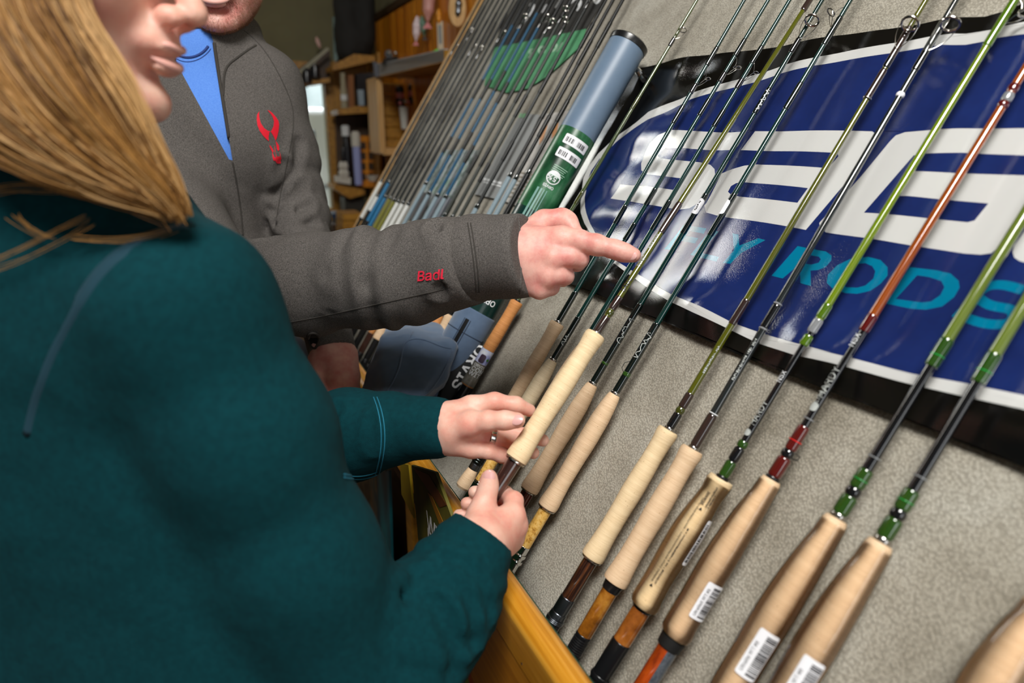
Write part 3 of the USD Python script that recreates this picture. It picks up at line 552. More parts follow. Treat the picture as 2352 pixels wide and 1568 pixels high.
class Rod:
    """A rod in its own axes: zero at the butt, z up along the rod."""
    def __init__(self, label, pa, pb, h=.031, tb=-.205, grp='fly rods ranged on the carpeted rack', top=1.40, ends=None):
        if ends is None:
            (s0, t0), (s1, t1) = st(*pa, h), st(*pb, h); k = (s1 - s0) / (t1 - t0)
            p, q = B(s0 + k * (tb - t0), tb, h), B(s0 + k * (top - t0), top, h)
        else: p, q = ends
        self.T = Thing('fishing_rod', label, 'fishing rod', line_frame(p, q), grp)
        self.p, self.L, self.z = p, np.linalg.norm(q - p), (q - p) / np.linalg.norm(q - p)
        v = EYE - (p + q * .3) / 1.3; self.th0 = math.atan2(v @ self.T.M[:3, 1], v @ self.T.M[:3, 0])   # side that faces the room
    def zpix(self, px, py):
        """Distance along the rod of the point seen at a pixel."""
        d = ray(px, py); n = np.cross(np.cross(d, self.z), d); return float(((EYE - self.p) @ n) / (self.z @ n))
    def lat(self, name, prof, M, seg=24, **k): return self.T.part(name, lathe(prof, seg), M, **k)
    def blank(self, z0, r0, M, r1=.0011, L=None):
        L = L or self.L; self.r = lambda z: r0 + (r1 - r0) * np.clip((z - z0) / (L - z0), 0, 1) ** .85
        self.z0 = z0; self.lat('blank', [(z, float(self.r(z))) for z in np.linspace(z0, L, 14)], M, 16)
    def sleeve(self, name, za, zb, M, dr=.0005, **k):
        za, zb = min(za, zb), max(za, zb); ra, rb = float(self.r(za)) + dr, float(self.r(zb)) + dr; e = min(.002, (zb - za) * .3)
        return self.lat(name, [(za, ra - dr * .8), (za + e, ra), (zb - e, rb), (zb, rb - dr * .8)], M, 20, **k)
    def grip(self, zb, zt, kind, M, k=1.0, **kw):
        self.gz, self.gk, self.gt = (zb, zt), k, kind
        pr = [(zb + f * (zt - zb), r * .001 * k) for f, r in GRIPS[kind]]; zz = np.linspace(zb, zt, 40)
        from scipy.interpolate import PchipInterpolator
        self.gr = PchipInterpolator([q[0] for q in pr], [q[1] for q in pr])
        zs = np.r_[pr[0][0], pr[1][0], np.linspace(pr[2][0], pr[-2][0], 36), pr[-1][0]]
        return self.lat('cork_grip', [(z, float(self.gr(z))) for z in zs], M, 40, **kw)
    def ring(self, z, r, w, M, name='winding_check'): return self.lat(name, [(z - w / 2, r * .94), (z - w / 4, r), (z + w / 4, r), (z + w / 2, r * .94)], M, 24)
    def wrap_v(self, v, rad, lift=.0004):
        """(u along the rod, w across, 0) -> on the rod's surface facing th0."""
        z = v[:, 0]; r = np.asarray(rad(z)) + lift + v[:, 2]; a = v[:, 1] / np.asarray(rad(z)) + self.tc
        return np.stack([r * np.cos(a), r * np.sin(a), z], 1)
    def patch(self, name, z0, z1, w0, w1, rad, M, off=0., lift=.0004, round_=.002, under=None, **k):
        self.tc = self.th0 + off; p = sg.box(z0, w0, z1, w1)
        if round_: p = p.buffer(-round_).buffer(round_)
        v, f = poly_mesh(p, .004); vv = self.wrap_v(v, rad, lift)
        return self.T.part(name, (vv, self.face(vv, f)), M, smooth=True, under=under, **k)
    def face(self, vv, f):
        n = np.cross(vv[f[:, 1]] - vv[f[:, 0]], vv[f[:, 2]] - vv[f[:, 0]]); c = vv[f].mean(1); o = (n[:, 0] * c[:, 0] + n[:, 1] * c[:, 1]) < 0
        f = f.copy(); f[o] = f[o][:, ::-1]; return f
    def write(self, s, z, w, height, rad, M, off=0., bold=False, lift=.0005, flip=False, across=False, under=None, name='lettering'):
        v, f = text_poly(s, height, bold); q = v.copy()
        if across: q[:, 0], q[:, 1] = v[:, 1], -v[:, 0] if False else v[:, 0]
        else: q[:, 1] = -v[:, 1]
        if flip: q[:, :2] = -q[:, :2]
        q[:, 0] += z; q[:, 1] += w; self.tc = self.th0 + off; vv = self.wrap_v(q, rad, lift)
        return self.T.part(name, (vv, self.face(vv, f)), M, smooth=False, under=under)
    def scribble(self, z, ln, w, hgt, M, off=0., seed=1, lift=.0012, wd=.0005):
        q = np.random.default_rng(seed); n = 16; p = np.stack([np.linspace(0, ln, n), q.uniform(-.5, .5, n) * hgt * np.where(np.arange(n) % 2, 1, -1)], 1); p = smooth_curve(p, 90)
        v, f = poly_mesh(sg.LineString(p).buffer(wd)); v[:, 0] += z; v[:, 1] += w; self.tc = self.th0 + off; vv = self.wrap_v(v, self.r, lift)
        return self.T.part('signature', (vv, self.face(vv, f)), M, smooth=False)
    def marks(self, z, ln, w, hgt, rad, M, off=0., seed=1, lift=.0005):
        q = np.random.default_rng(seed); x = 0.; ms = []
        while x < ln:
            b = hgt * q.choice([.45, .6, .75]); y = hgt * q.choice([.55, .7, 1.0])
            if q.random() > .14: ms += [poly_mesh(sg.box(x, -hgt / 2, x + b * .3, y - hgt / 2)), poly_mesh(sg.box(x, -hgt / 2 + hgt * .2 * q.integers(0, 3), x + b, -hgt / 2 + hgt * .2 * q.integers(0, 3) + hgt * .2 + hgt * .4))]
            x += b + hgt * .25
        v, f = cat_(ms); v[:, 0] += z; v[:, 1] += w; self.tc = self.th0 + off; vv = self.wrap_v(v, rad, lift)
        return self.T.part('fine_print', (vv, self.face(vv, f)), M, smooth=False)
    def bars(self, z0, z1, w0, w1, rad, M=None, off=0., n=26, along=True, seed=1, lift=.0006, under=None):
        r = np.random.default_rng(seed); ms = []; x = z0 if along else w0; end = z1 if along else w1; step = (end - x) / n
        while x < end - step * .6:
            b = step * r.choice([.35, .6, 1.0]); q = sg.box(x, w0, x + b, w1) if along else sg.box(z0, x, z1, x + b)
            ms.append(poly_mesh(q, .004)); x += b + step * r.choice([.35, .5, .9])
        v, f = cat_(ms); self.tc = self.th0 + off; vv = self.wrap_v(v, rad, lift)
        return self.T.part('barcode', (vv, self.face(vv, f)), M or INK, smooth=False, under=under)
    def guide(self, z, off, ring=.0055, foot=.016, stand=.009, M=None, tilt=.35):
        """A line guide: a ring held off the blank by a bent wire frame with a wrapped foot."""
        a = self.th0 + off; o = np.array([math.cos(a), math.sin(a), 0]); t = np.array([-math.sin(a), math.cos(a), 0]); zz = np.array([0, 0, 1.0]); r = float(self.r(z))
        c = zz * (z + foot) + o * (r + stand); nz = zz * math.cos(tilt) - o * math.sin(tilt); ny = np.cross(nz, t)
        an = np.linspace(0, 2 * np.pi, 21); pts = [c + ring * (math.cos(x) * t + math.sin(x) * ny) for x in an]
        g = self.T.part('guide_ring', tube(pts, ring * .17, 8, False), M or STEEL)
        foot_p = zz * z + o * (r + .0006)
        for sgn in (-1, 1): self.T.part('guide_leg', tube(smooth_curve([foot_p, foot_p + zz * foot * .35 + t * sgn * ring * .75 + o * stand * .35, c + t * sgn * ring * 1.02], 9), .00045, 6), M or STEEL)
        self.T.part('guide_leg', tube(smooth_curve([c + ring * ny, zz * (z + foot * 1.3) + o * (r + stand * .45), zz * (z + foot * 1.75) + o * r], 7), .00045, 6), M or STEEL)
        self.sleeve('guide_wrap', z - foot * .9, z + .002, BLACKG, .0007)
    def stack(self, z, items):
        """Pieces below the grip, from z downwards: (name, length, radius mm at top, at bottom, material)."""
        for nm, ln, ra, rb, M in items:
            e = min(.0008, ln * .25); self.lat(nm, [(z - ln, rb * .001 * .95), (z - ln + e, rb * .001), (z - e, ra * .001), (z, ra * .001 * .95)], M, 28); z -= ln
        return z
    def down(self, pix): return self.zpix(*pix)

def film(r, z0, z1, off=0.):
    """Clear shrink wrap pulled over a grip, standing off on one side."""
    zs = np.linspace(z0, z1, 40); seg = 36; a = np.arange(seg) * 2 * np.pi / seg; v = []
    for z in zs:
        rr = float(r.gr(np.clip(z, *r.gz))) + .0009; f = np.clip((z - z0) / (z1 - z0), 0, 1)
        bulge = .0042 * np.maximum(0, np.cos(a - (r.th0 - 1.25))) ** 3 * math.sin(math.pi * min(1, f * 1.1)) ** .6
        v.append(np.stack([(rr + bulge) * np.cos(a), (rr + bulge) * np.sin(a), np.full(seg, z)], 1))
    v = np.array(v).reshape(-1, 3); i, j = np.meshgrid(np.arange(len(zs) - 1), np.arange(seg), indexing='ij'); j2 = (j + 1) % seg
    q = np.stack([i * seg + j, i * seg + j2, (i + 1) * seg + j2, (i + 1) * seg + j], -1).reshape(-1, 4)
    r.T.part('shrink_wrap', (v, np.vstack([q[:, [0, 1, 2]], q[:, [0, 2, 3]]])), CLEAR, smooth=True, label='clear glossy film')

def fighting_end(r, z, M=BLACKM):
    if z > .012: r.stack(z, [('butt_cap', z * .7, 9.6, 9.8, M), ('butt_cap', z * .3 - .001, 9.4, 8.0, RUBBER)])

# -- 1: orange cork with a printed sleeve
r = Rod('olive fly rod with short orange cork grip in a printed picture sleeve', (1189, 690), (1601, 0), .030)
gt, gb = r.down((1189, 692)), r.down((1078, 888)); r.blank(gt - .05, .0042, MOSS)
r.grip(gb, gt, 'full', CORKO, .92); r.ring(gt + .001, .0056, .004, BLACKM)
for q in ((1461, 238), (1330, 455)): r.sleeve('ferrule_wrap', r.down(q) - .012, r.down(q) + .012, OLIVED, .0006)
r.guide(r.down((1548, 90)), .5, .0058)
za, zb = r.down((1122, 803)), r.down((1078, 884)); g = lambda z: r.gr(np.clip(z, *r.gz)) + .0006
def collar(z0, z1, M, nm, dr): return r.lat(nm, [(z, float(g(z)) + dr) for z in np.linspace(z0, z1, 8)], M, 32)
sl = collar(zb, za, mat('sleeve_print', lin(150, 150, 150), .35, scale=60, ramp=[(.3, lin(78, 74, 66)), (.5, lin(120, 116, 104)), (.7, lin(150, 148, 140))]), 'picture_sleeve', 0.)
zm = zb + (za - zb) * .62; collar(zm, za - .0004, mat('sleeve_sky', lin(170, 180, 226), .35, scale=45, ramp=[(.35, lin(96, 104, 190)), (.5, lin(186, 192, 230)), (.65, lin(226, 230, 236))]), 'picture_sky', .0003)
r.patch('picture_figure', zm + .001, za - .010, -.006, .004, g, mat('sleeve_figure', lin(46, 36, 58), .4, var=lin(70, 52, 70), scale=60), lift=.0008, round_=.0035)
r.patch('picture_leaf', zm + .008, za - .014, .0065, .0115, g, mat('sleeve_leaf', lin(60, 120, 40), .4), lift=.0008, round_=.002)
def across(txt, z, w, hgt, bold=True):                             # lines that run round the grip, read with the grip's top upwards
    v, f = text_poly(txt, hgt, bold); q = np.stack([v[:, 1] + z, v[:, 0] + w, v[:, 2]], 1); r.tc = r.th0; vv = r.wrap_v(q, g, .001); r.T.part('lettering', (vv, r.face(vv, f)), INKW, smooth=False)
across('ORVIS', zm - .0075, -.009, .0048); across('COM', zm - .0165, -.0095, .0075); across('WIT', zm - .0255, -.0095, .0075)
r.stack(gb, [('reel_seat', .05, 9, 9, BLACKM), ('seat_ring', .004, 10.5, 10.5, BLACKM)])

# -- 2, 3, 4: dark teal blanks by the hands
r = Rod('dark teal fly rod with ribbed black seat ending in a cork knob', (1283, 738), (1700, 17))
gt, gb = r.down((1275, 738)), r.down((1135, 965)); r.blank(gt - .05, .0043, TEAL); r.grip(gb, gt, 'full', CORKP, .95); r.ring(gt + .0015, .0062, .004, STEEL)
r.sleeve('hosel_wrap', gt + .002, gt + .055, TEALB, .0008)
for q, c in (((1555, 262), TEALB), ((1420, 490), TEALB), ((1636, 130), TEALB)): r.sleeve('ferrule_wrap', r.down(q) - .016, r.down(q) + .016, c, .0006)
r.guide(r.down((1598, 196)), 1.3, .0042)
z = r.stack(gb, [('reel_seat', gb - r.down((1104, 1040)), 8.6, 8.6, BLACKM)])
for k in range(4): r.ring(z - .0016 - k * .0042, .0098, .0034, mat('rib_metal', lin(70, 78, 76), .25, 1.), 'seat_rib')
z2 = z - .018; r.stack(z + .001, [('seat_core', .020, 8.2, 8.2, BLACKM)]); z3 = r.stack(z2, [('seat_hood', .010, 8.4, 8.4, GUN)])
r.lat('butt_knob', [(max(z3 - .034, .002), .0098), (max(z3 - .03, .005), .0122), (z3 - .012, .0105), (z3 - .002, .0086), (z3, .008)], CORKP, 32, label='pale cork knob')
r = Rod('dark teal fly rod half behind the held rod, slim rounded greyish grip', (1268, 830), (1765, 0))
gt, gb = r.down((1270, 828)), r.down((1150, 1030)); r.blank(gt - .05, .0043, TEAL); r.grip(gb, gt, 'half', CORKG, .96); r.ring(gt + .0015, .0062, .004, STEEL)
r.sleeve('hosel_wrap', gt + .002, gt + .075, TEALB, .0008); r.scribble(gt + .028, .018, 0, .005, INKG, seed=2)
for q in ((1618, 248), (1490, 450), (1443, 530), (1700, 110)): r.sleeve('ferrule_wrap', r.down(q) - .014, r.down(q) + .014, TEALB, .0006)
r.guide(r.down((1662, 168)), 1.5, .0055)
z = r.stack(gb, [('reel_seat', gb - r.down((1106, 1105)), 8.6, 8.6, BURL), ('seat_ring', .004, 9.6, 9.6, CHROME)]); fighting_end(r, z, CHROME)
r = Rod('dark teal fly rod whose grip hides behind the held olive rod', (1406, 680), (1814, 0))
gt, gb = r.down((1340, 800)), r.down((1184, 1078)); r.blank(gt - .05, .0043, TEAL); r.grip(gb, gt, 'half', CORKP, .9)
for q in ((1655, 275), (1525, 480), (1508, 508), (1740, 128)): r.sleeve('ferrule_wrap', r.down(q) - .014, r.down(q) + .014, TEALB, .0006)
r.guide(r.down((1700, 182)), 1.2, .0032); z = r.stack(gb, [('seat_ring', .003, 10, 10, CHROME), ('reel_seat', .055, 8.6, 8.6, SEATRED)]); fighting_end(r, z)

# -- the held rod, lifted off the rack in her hands
HA, HB = C(1180, 1062, .772), C(1860, 0, .845); hz = (HB - HA) / np.linalg.norm(HB - HA)
r = HELD = Rod('olive fly rod lifted off the rack and held in both hands', None, None, ends=(HA - hz * .125, HA + hz * 1.05))
gt, gb = r.down((1366, 765)), r.down((1186, 1056)); r.blank(gt - .06, .0044, OLIVE, .0016); r.grip(gb, gt, 'full', CORK, 1.0); r.ring(gt + .001, .0058, .003, STEEL)
r.sleeve('hosel_wrap', gt + .0025, gt + .024, BROWNW, .0007); r.sleeve('hosel_band', gt + .026, gt + .033, OLIVED, .0009); r.sleeve('hosel_wrap', gt + .034, gt + .052, BROWNW, .0007)
z = r.down((1538, 500)); r.sleeve('ferrule_wrap', z - .022, z + .022, BROWNW, .0006); r.sleeve('ferrule_cap', r.down((1848, 20)) - .004, r.down((1858, 0)) + .01, BROWNW, .0012)
r.write('SAGE', r.down((1424, 668)), .0024, .0052, r.r, INK, bold=True, off=-.35); r.write('SONIC', r.down((1459, 610)), .0018, .0034, r.r, INKG, off=-.35)
r.marks(r.down((1484, 568)), .022, 0, .0022, r.r, INKG, off=-.35)
r.ring(gb - .0015, .0122, .003, STEEL, 'grip_ring'); z = r.stack(gb - .003, [('reel_seat', .076, 8.8, 8.6, SEATPLAIN), ('seat_hood', .02, 9.4, 9.4, BLACKM), ('seat_ring', .006, 10.4, 10.4, BLACKM)])
r.lat('butt_cap', [(.001, .008), (.004, .0098), (z, .0098)], BLACKM)

# -- 5, 6: green-black blanks with slim grips
r = Rod('dark green fly rod with slim rounded grip on a dark red wooden seat', (1362, 880), (1889, 0))
gt, gb = r.down((1360, 882)), r.down((1213, 1124)); r.blank(gt - .05, .0044, TEAL); r.grip(gb, gt, 'half', CORKP, .98); r.ring(gt + .0015, .0062, .004, STEEL)
r.sleeve('hosel_wrap', gt + .002, gt + .125, TEALB, .0008); r.sleeve('hosel_band', gt + .030, gt + .036, GREEND, .001); r.scribble(gt + .066, .036, 0, .0062, INKG, seed=3)
z = r.down((1596, 492)); r.sleeve('ferrule_wrap', z - .03, z + .03, TEALB, .0006); r.patch('round_sticker', z - .001, z + .022, -.0045, .0045, r.r, WHITE, off=-.4, lift=.001, round_=.0044); r.marks(z + .004, .014, 0, .0022, r.r, INK, off=-.4, lift=.0013)
z = r.down((1757, 222)); r.sleeve('ferrule_wrap', z - .026, z + .012, TEALB, .0006); r.scribble(z - .020, .028, 0, .0034, INKW, seed=5, lift=.001)
r.guide(r.down((1836, 92)), .15, .0085, .022, .011); r.ring(gb - .001, .0118, .0024, STEEL, 'grip_ring'); z = r.stack(gb - .002, [('reel_seat', .062, 8.6, 8.6, SEATRED)]); fighting_end(r, z)
r = Rod('dark green fly rod with yellow burl seat and chrome reel lock', (1412, 905), (1954, 0))
gt, gb = r.down((1411, 905)), r.down((1258, 1166)); r.blank(gt - .05, .0045, TEAL); r.grip(gb, gt, 'half', CORKP, 1.0); r.ring(gt + .0015, .0062, .004, STEEL)
r.sleeve('hosel_wrap', gt + .002, gt + .105, TEALB, .0009); r.sleeve('hosel_band', gt + .026, gt + .034, GREEND, .0011); r.scribble(gt + .054, .036, 0, .0066, INKG, seed=4, lift=.0013)
r.T.part('hook_keeper', tube([(.0048 * math.cos(r.th0 - 1.6), .0048 * math.sin(r.th0 - 1.6), gt + .030 + .004 * a) if a in (0, 4) else (.0095 * math.cos(r.th0 - 1.6), .0095 * math.sin(r.th0 - 1.6), gt + .030 + .004 * a) for a in range(5)], .0005, 6), STEEL)
z = r.down((1660, 494)); r.sleeve('ferrule_wrap', z - .03, z + .03, TEALB, .0006); r.patch('round_sticker', z - .001, z + .02, -.004, .004, r.r, WHITE, off=-1.0, lift=.001, round_=.0039)
z = r.down((1826, 213)); r.sleeve('ferrule_wrap', z - .024, z + .014, TEALB, .0006); r.guide(r.down((1915, 66)), -1.5, .0055, .016, .010); r.sleeve('guide_wrap', r.down((1912, 72)) - .02, r.down((1912, 72)) + .02, TEALB, .0008)
r.ring(gb - .001, .0122, .0024, STEEL, 'grip_ring'); z = r.stack(gb - .002, [('reel_seat', gb - r.down((1211, 1252)), 8.4, 8.4, BURL), ('seat_hood', .011, 8.6, 8.6, CHROME)])
for k in range(2): r.ring(z - .003 - k * .009, .0098, .005, CHROME, 'lock_ring')
z = r.stack(z, [('seat_barrel', max(z - .006, .01), 7.8, 7.8, CHROME)])

# -- 7, 8: long straight full grips
r = Rod('olive fly rod with dark striped wood seat and grey metal reel lock', (1537, 985), (2127, 0))
gt, gb = r.down((1534, 986)), r.down((1361, 1282)); r.blank(gt - .06, .0047, OLIVE); r.grip(gb, gt, 'full', CORK, 1.0); r.ring(gt + .001, .006, .004, STEEL)
r.sleeve('hosel_wrap', gt + .003, gt + .022, BLACKG, .0008); r.sleeve('hosel_band', gt + .0225, gt + .029, OLIVED, .001); r.sleeve('hosel_wrap', gt + .0295, gt + .048, BROWNW, .0008)
z = r.down((1697, 716)); r.sleeve('ferrule_wrap', z - .016, z + .016, BROWNW, .0007); z = r.down((2000, 216)); r.sleeve('ferrule_wrap', z - .006, z + .03, BROWNW, .0007); r.ring(z - .006, .0049, .002, STEEL, 'ferrule_ring')
r.marks(gt + .075, .034, 0, .0024, r.r, INKG, off=.1, seed=7); r.guide(r.down((2060, 118)), -.1, .0085, .024, .012); r.sleeve('guide_wrap', r.down((2068, 100)) - .02, r.down((2068, 100)) + .02, BROWNW, .0007)
r.ring(gb - .001, .0120, .0024, STEEL, 'grip_ring'); zz = r.down((1303, 1370)); z = r.stack(gb - .002, [('reel_seat', gb - .002 - zz, 8.5, 8.5, SEATWOOD), ('seat_hood', .020, 9.2, 9.2, GUN), ('seat_hood', .007, 9.8, 10.2, GUN)])
r.lat('lock_ring', [(z - .006, .0096)] + [(z - .0055 + .005 * k / 6, .0108 + .0003 * (k % 2)) for k in range(7)] + [(z, .0098)], GUN, 36); fighting_end(r, z - .006)
r = Rod('grey-green fly rod with burl seat and black reel lock bearing a leaf mark', (1592, 1030), (2196, 0))
gt, gb = r.down((1590, 1030)), r.down((1413, 1338)); r.blank(gt - .06, .0049, CHAR); r.grip(gb, gt, 'full', CORKP, 1.02); r.ring(gt + .001, .0062, .004, STEEL)
r.sleeve('hosel_wrap', gt + .003, gt + .042, BROWNW, .0009); r.sleeve('hosel_band', gt + .043, gt + .0445, INKW, .001)
z = r.down((1768, 726)); r.sleeve('ferrule_wrap', z - .014, z + .014, BLACKG, .0008); [r.sleeve('ferrule_band', z + k, z + k + .0025, GREYW, .001) for k in (-.0165, .014)]
z = r.down((2068, 217)); r.sleeve('ferrule_band', z - .003, z + .002, WHITE, .001); r.guide(r.down((2138, 122)), .45, .0085, .026, .013); r.sleeve('guide_wrap', r.down((2135, 105)) - .01, r.down((2135, 105)) + .03, SLATE, .0008)
r.marks(gt + .085, .05, 0, .0024, r.r, INKG, off=-.2, seed=9)
z = r.stack(gb, [('grip_ring', .010, 10.6, 9.8, BLACKM), ('reel_seat', .056, 8.7, 8.7, SEATBURL), ('seat_collar', .004, 9.0, 9.0, BLACKM)])
for k in range(7): r.ring(z - .002 - k * .0026, .0092, .0022, BLACKM, 'thread')
z = r.stack(z + .001, [('seat_barrel', .022, 8.6, 8.6, BLACKM), ('seat_hood', .012, 10.2, 10.2, BLACKM)]); g2 = lambda q: np.full(np.shape(q), .0103)
r.patch('leaf_mark', z + .002, z + .011, -.003, .0015, g2, INKW, off=-.6, lift=.0004, round_=.0015)
r.lat('lock_ring', [(z - .006, .0102), (z - .005, .0114), (z - .001, .0114), (z, .0104)], GUN, 36); fighting_end(r, z - .006)

# -- 9, 10: wrapped in film, printed maker's name on the blank
r = Rod('lime green fly rod with film wrapped grip printed with warnings', (1660, 1095), (2331, 0))
gt, gb = r.down((1656, 1098)), r.down((1484, 1398)); zc = r.down((1868, 762)); r.blank(gt - .06, .0047, BLACKG, .0030, zc); r.sleeve('blank', zc, r.L - .001, LIME, .0001) if False else r.lat('blank', [(zc, .0040), (zc + .005, .0044)] + [(q, .0042 - .0028 * (q - zc) / (r.L - zc)) for q in np.linspace(zc + .02, r.L, 10)], LIME, 16)
r.r = lambda q: np.where(np.asarray(q) < zc, .0047 - .0006 * (np.asarray(q) - gt) / max(zc - gt, .01), .0043 - .0028 * (np.asarray(q) - zc) / (r.L - zc))
r.grip(gb, gt, 'wells', CORK, 1.02); r.ring(gt + .001, .0066, .004, BLACKM); r.sleeve('hosel_wrap', gt + .003, gt + .020, GREEND, .001); r.sleeve('hosel_wrap', gt + .021, gt + .036, BLACKG, .0008); r.sleeve('hosel_band', gt + .037, gt + .044, GREEND, .0009)
for a, b, M in (((1848, 795), (1862, 772), LIMED), ((1866, 765), (1884, 735), GREYW), ((1886, 732), (1904, 700), LIMED)): r.sleeve('ferrule_wrap', r.down(a), r.down(b), M, .0008)
r.guide(r.down((2308, 52)), 1.4, .007, .014, .012); r.sleeve('guide_wrap', r.down((2306, 45)) - .03, r.down((2306, 45)) + .03, LIMED, .0008)
r.write('HARDY', gt + .062, .0022, .0058, r.r, INKG, off=-.5, lift=.0006); r.patch('round_mark', gt + .050, gt + .057, -.0028, .0028, r.r, INKG, off=-.5, round_=.0027); r.write('NSX', r.down((1800, 885)), .0018, .0046, r.r, INKW, off=-.5)
film(r, gb + .001, gt - .004); gg = lambda q: r.gr(np.clip(q, *r.gz)) + .0012; ln = gt - gb
r.write('WARNING: Cancer and Reproductive Harm - www.P65Warnings.ca.gov', gb + .030, -.0035, .0021, gg, INK, off=-.1); r.write('ATTENTION:', gb + .030, .0003, .0018, gg, INK, off=-.1, bold=True); r.marks(gb + .045, .05, -.0006, .0015, gg, INK, off=-.1, seed=3, lift=.0009)
r.write('BEWARE', gb + .122, -.0015, .0026, gg, INK, off=-.05, bold=True); r.marks(gb + .122, .022, .0016, .0015, gg, INK, off=-.05, seed=4, lift=.0009); r.marks(gb + .122, .014, .0040, .0014, gg, INK, off=-.05, seed=5, lift=.0009)
for zq, wq in ((gb + .0255, -.0045), (gb + .1165, -.0024)):
    v, f = poly_mesh(sg.Polygon([(0, 0), (0, .0034), (.003, .0017)])); v[:, 0] += zq; v[:, 1] += wq; r.tc = r.th0 - .1; vv = r.wrap_v(v, gg); r.T.part('warning_mark', (vv, r.face(vv, f)), INK, smooth=False)
lb = r.patch('label_sticker', gb + .060, gb + .112, .006, .016, gg, WHITE, off=.35, lift=.0006); r.bars(gb + .064, gb + .108, .0065, .0105, gg, off=.35, n=34, lift=.0009, seed=3, under=lb)
z = r.stack(gb, [('grip_ring', .003, 11.4, 10.6, BLACKM), ('reel_seat', gb - .003 - r.down((1427, 1472)), 9.6, 9.6, SEATAMBER), ('seat_hood', .04, 10.4, 10.2, BLACKM), ('seat_ring', .005, 11.2, 11.2, BLACKM)]); fighting_end(r, z)
r = Rod('orange fly rod with black lower blank and white label on its wrapped grip', (1773, 1100), (2326, 205))
gt, gb = r.down((1772, 1100)), r.down((1548, 1460)); zc = r.down((1982, 752)); r.blank(gt - .06, .0050, BLACKG, .0034, zc)
r.lat('blank', [(zc, .0044), (zc + .004, .0048)] + [(q, .0045 - .003 * (q - zc) / (r.L - zc)) for q in np.linspace(zc + .02, r.L, 10)], ORANGE, 16)
r.r = lambda q: np.where(np.asarray(q) < zc, .0050 - .0005 * (np.asarray(q) - gt) / max(zc - gt, .01), .0046 - .003 * (np.asarray(q) - zc) / (r.L - zc))
r.grip(gb, gt, 'taper', CORKP, .96); r.ring(gt + .001, .0066, .004, BLACKM); r.sleeve('hosel_wrap', gt + .003, gt + .024, MAROON, .0016); r.sleeve('hosel_wrap', gt + .0245, gt + .032, BLACKG, .0012); r.sleeve('hosel_wrap', gt + .0325, gt + .058, MAROON, .0009)
r.ring(gt + .042, .0064, .001, mat('thread_red', lin(226, 30, 30), .3), 'thread_band'); r.ring(gt + .066, .0056, .0012, GREYW, 'thread_band'); r.sleeve('ferrule_wrap', zc - .003, zc + .014, MAROON, .0006)
for a, b, M in (((2308, 235), (2300, 248), MAROON), ((2320, 215), (2308, 234), GREYW), ((2332, 195), (2322, 212), MAROON)): r.sleeve('ferrule_wrap', r.down(a), r.down(b), M, .0008)
r.write('HARDY', gt + .088, .0026, .007, r.r, INKG, off=-.5, lift=.0006); r.patch('round_mark', gt + .074, gt + .083, -.0034, .0034, r.r, INKG, off=-.5, round_=.0033); r.write('NSX', r.down((1950, 795)), .002, .005, r.r, INKW, off=-.5); r.write('ULTRALITE', r.down((1868, 928)), .0014, .0030, r.r, INKG, off=-.5)
r.T.part('hook_keeper', tube([(.006 * math.cos(r.th0 + 1.3) * k, .006 * math.sin(r.th0 + 1.3) * k, gt + .026 + a) for k, a in ((1, 0), (1.7, .001), (1.8, .005), (1, .006))], .0005, 6), BLACKM)
film(r, gb + .001, gt - .003); gg = lambda q: r.gr(np.clip(q, *r.gz)) + .0012
lb = r.patch('label_sticker', gb + .028, gb + .066, -.004, .0125, gg, WHITE, off=.3, lift=.0006); r.bars(gb + .031, gb + .063, .003, .0112, gg, off=.3, n=24, lift=.0009, seed=5, under=lb); r.write('UltraliteX 9FT #8', gb + .031, .001, .0026, gg, INK, off=.3, lift=.0009, under=lb)
z = r.stack(gb, [('grip_ring', .012, 12.4, 11.8, RUBBER), ('reel_seat', gb - .012 - .03, 9.6, 9.6, SEATORANGE), ('seat_hood', .02, 10.6, 10.4, BLACKM)]); fighting_end(r, z)
zs = np.linspace(z + .02, gb - .0125, 10); hv = [np.stack([.0102 * np.cos(a), .0102 * np.sin(a), np.full(8, q)], 1) for q in zs for a in [r.th0 + .15 + np.linspace(0, 1.3, 8)]]
hv = np.array(hv).reshape(-1, 3); i, j = np.meshgrid(np.arange(9), np.arange(7), indexing='ij'); q = np.stack([i * 8 + j, i * 8 + j + 1, (i + 1) * 8 + j + 1, (i + 1) * 8 + j], -1).reshape(-1, 4)
r.T.part('carbon_inlay', (hv, np.vstack([q[:, [0, 1, 2]], q[:, [0, 2, 3]]])), CARBON, smooth=True)

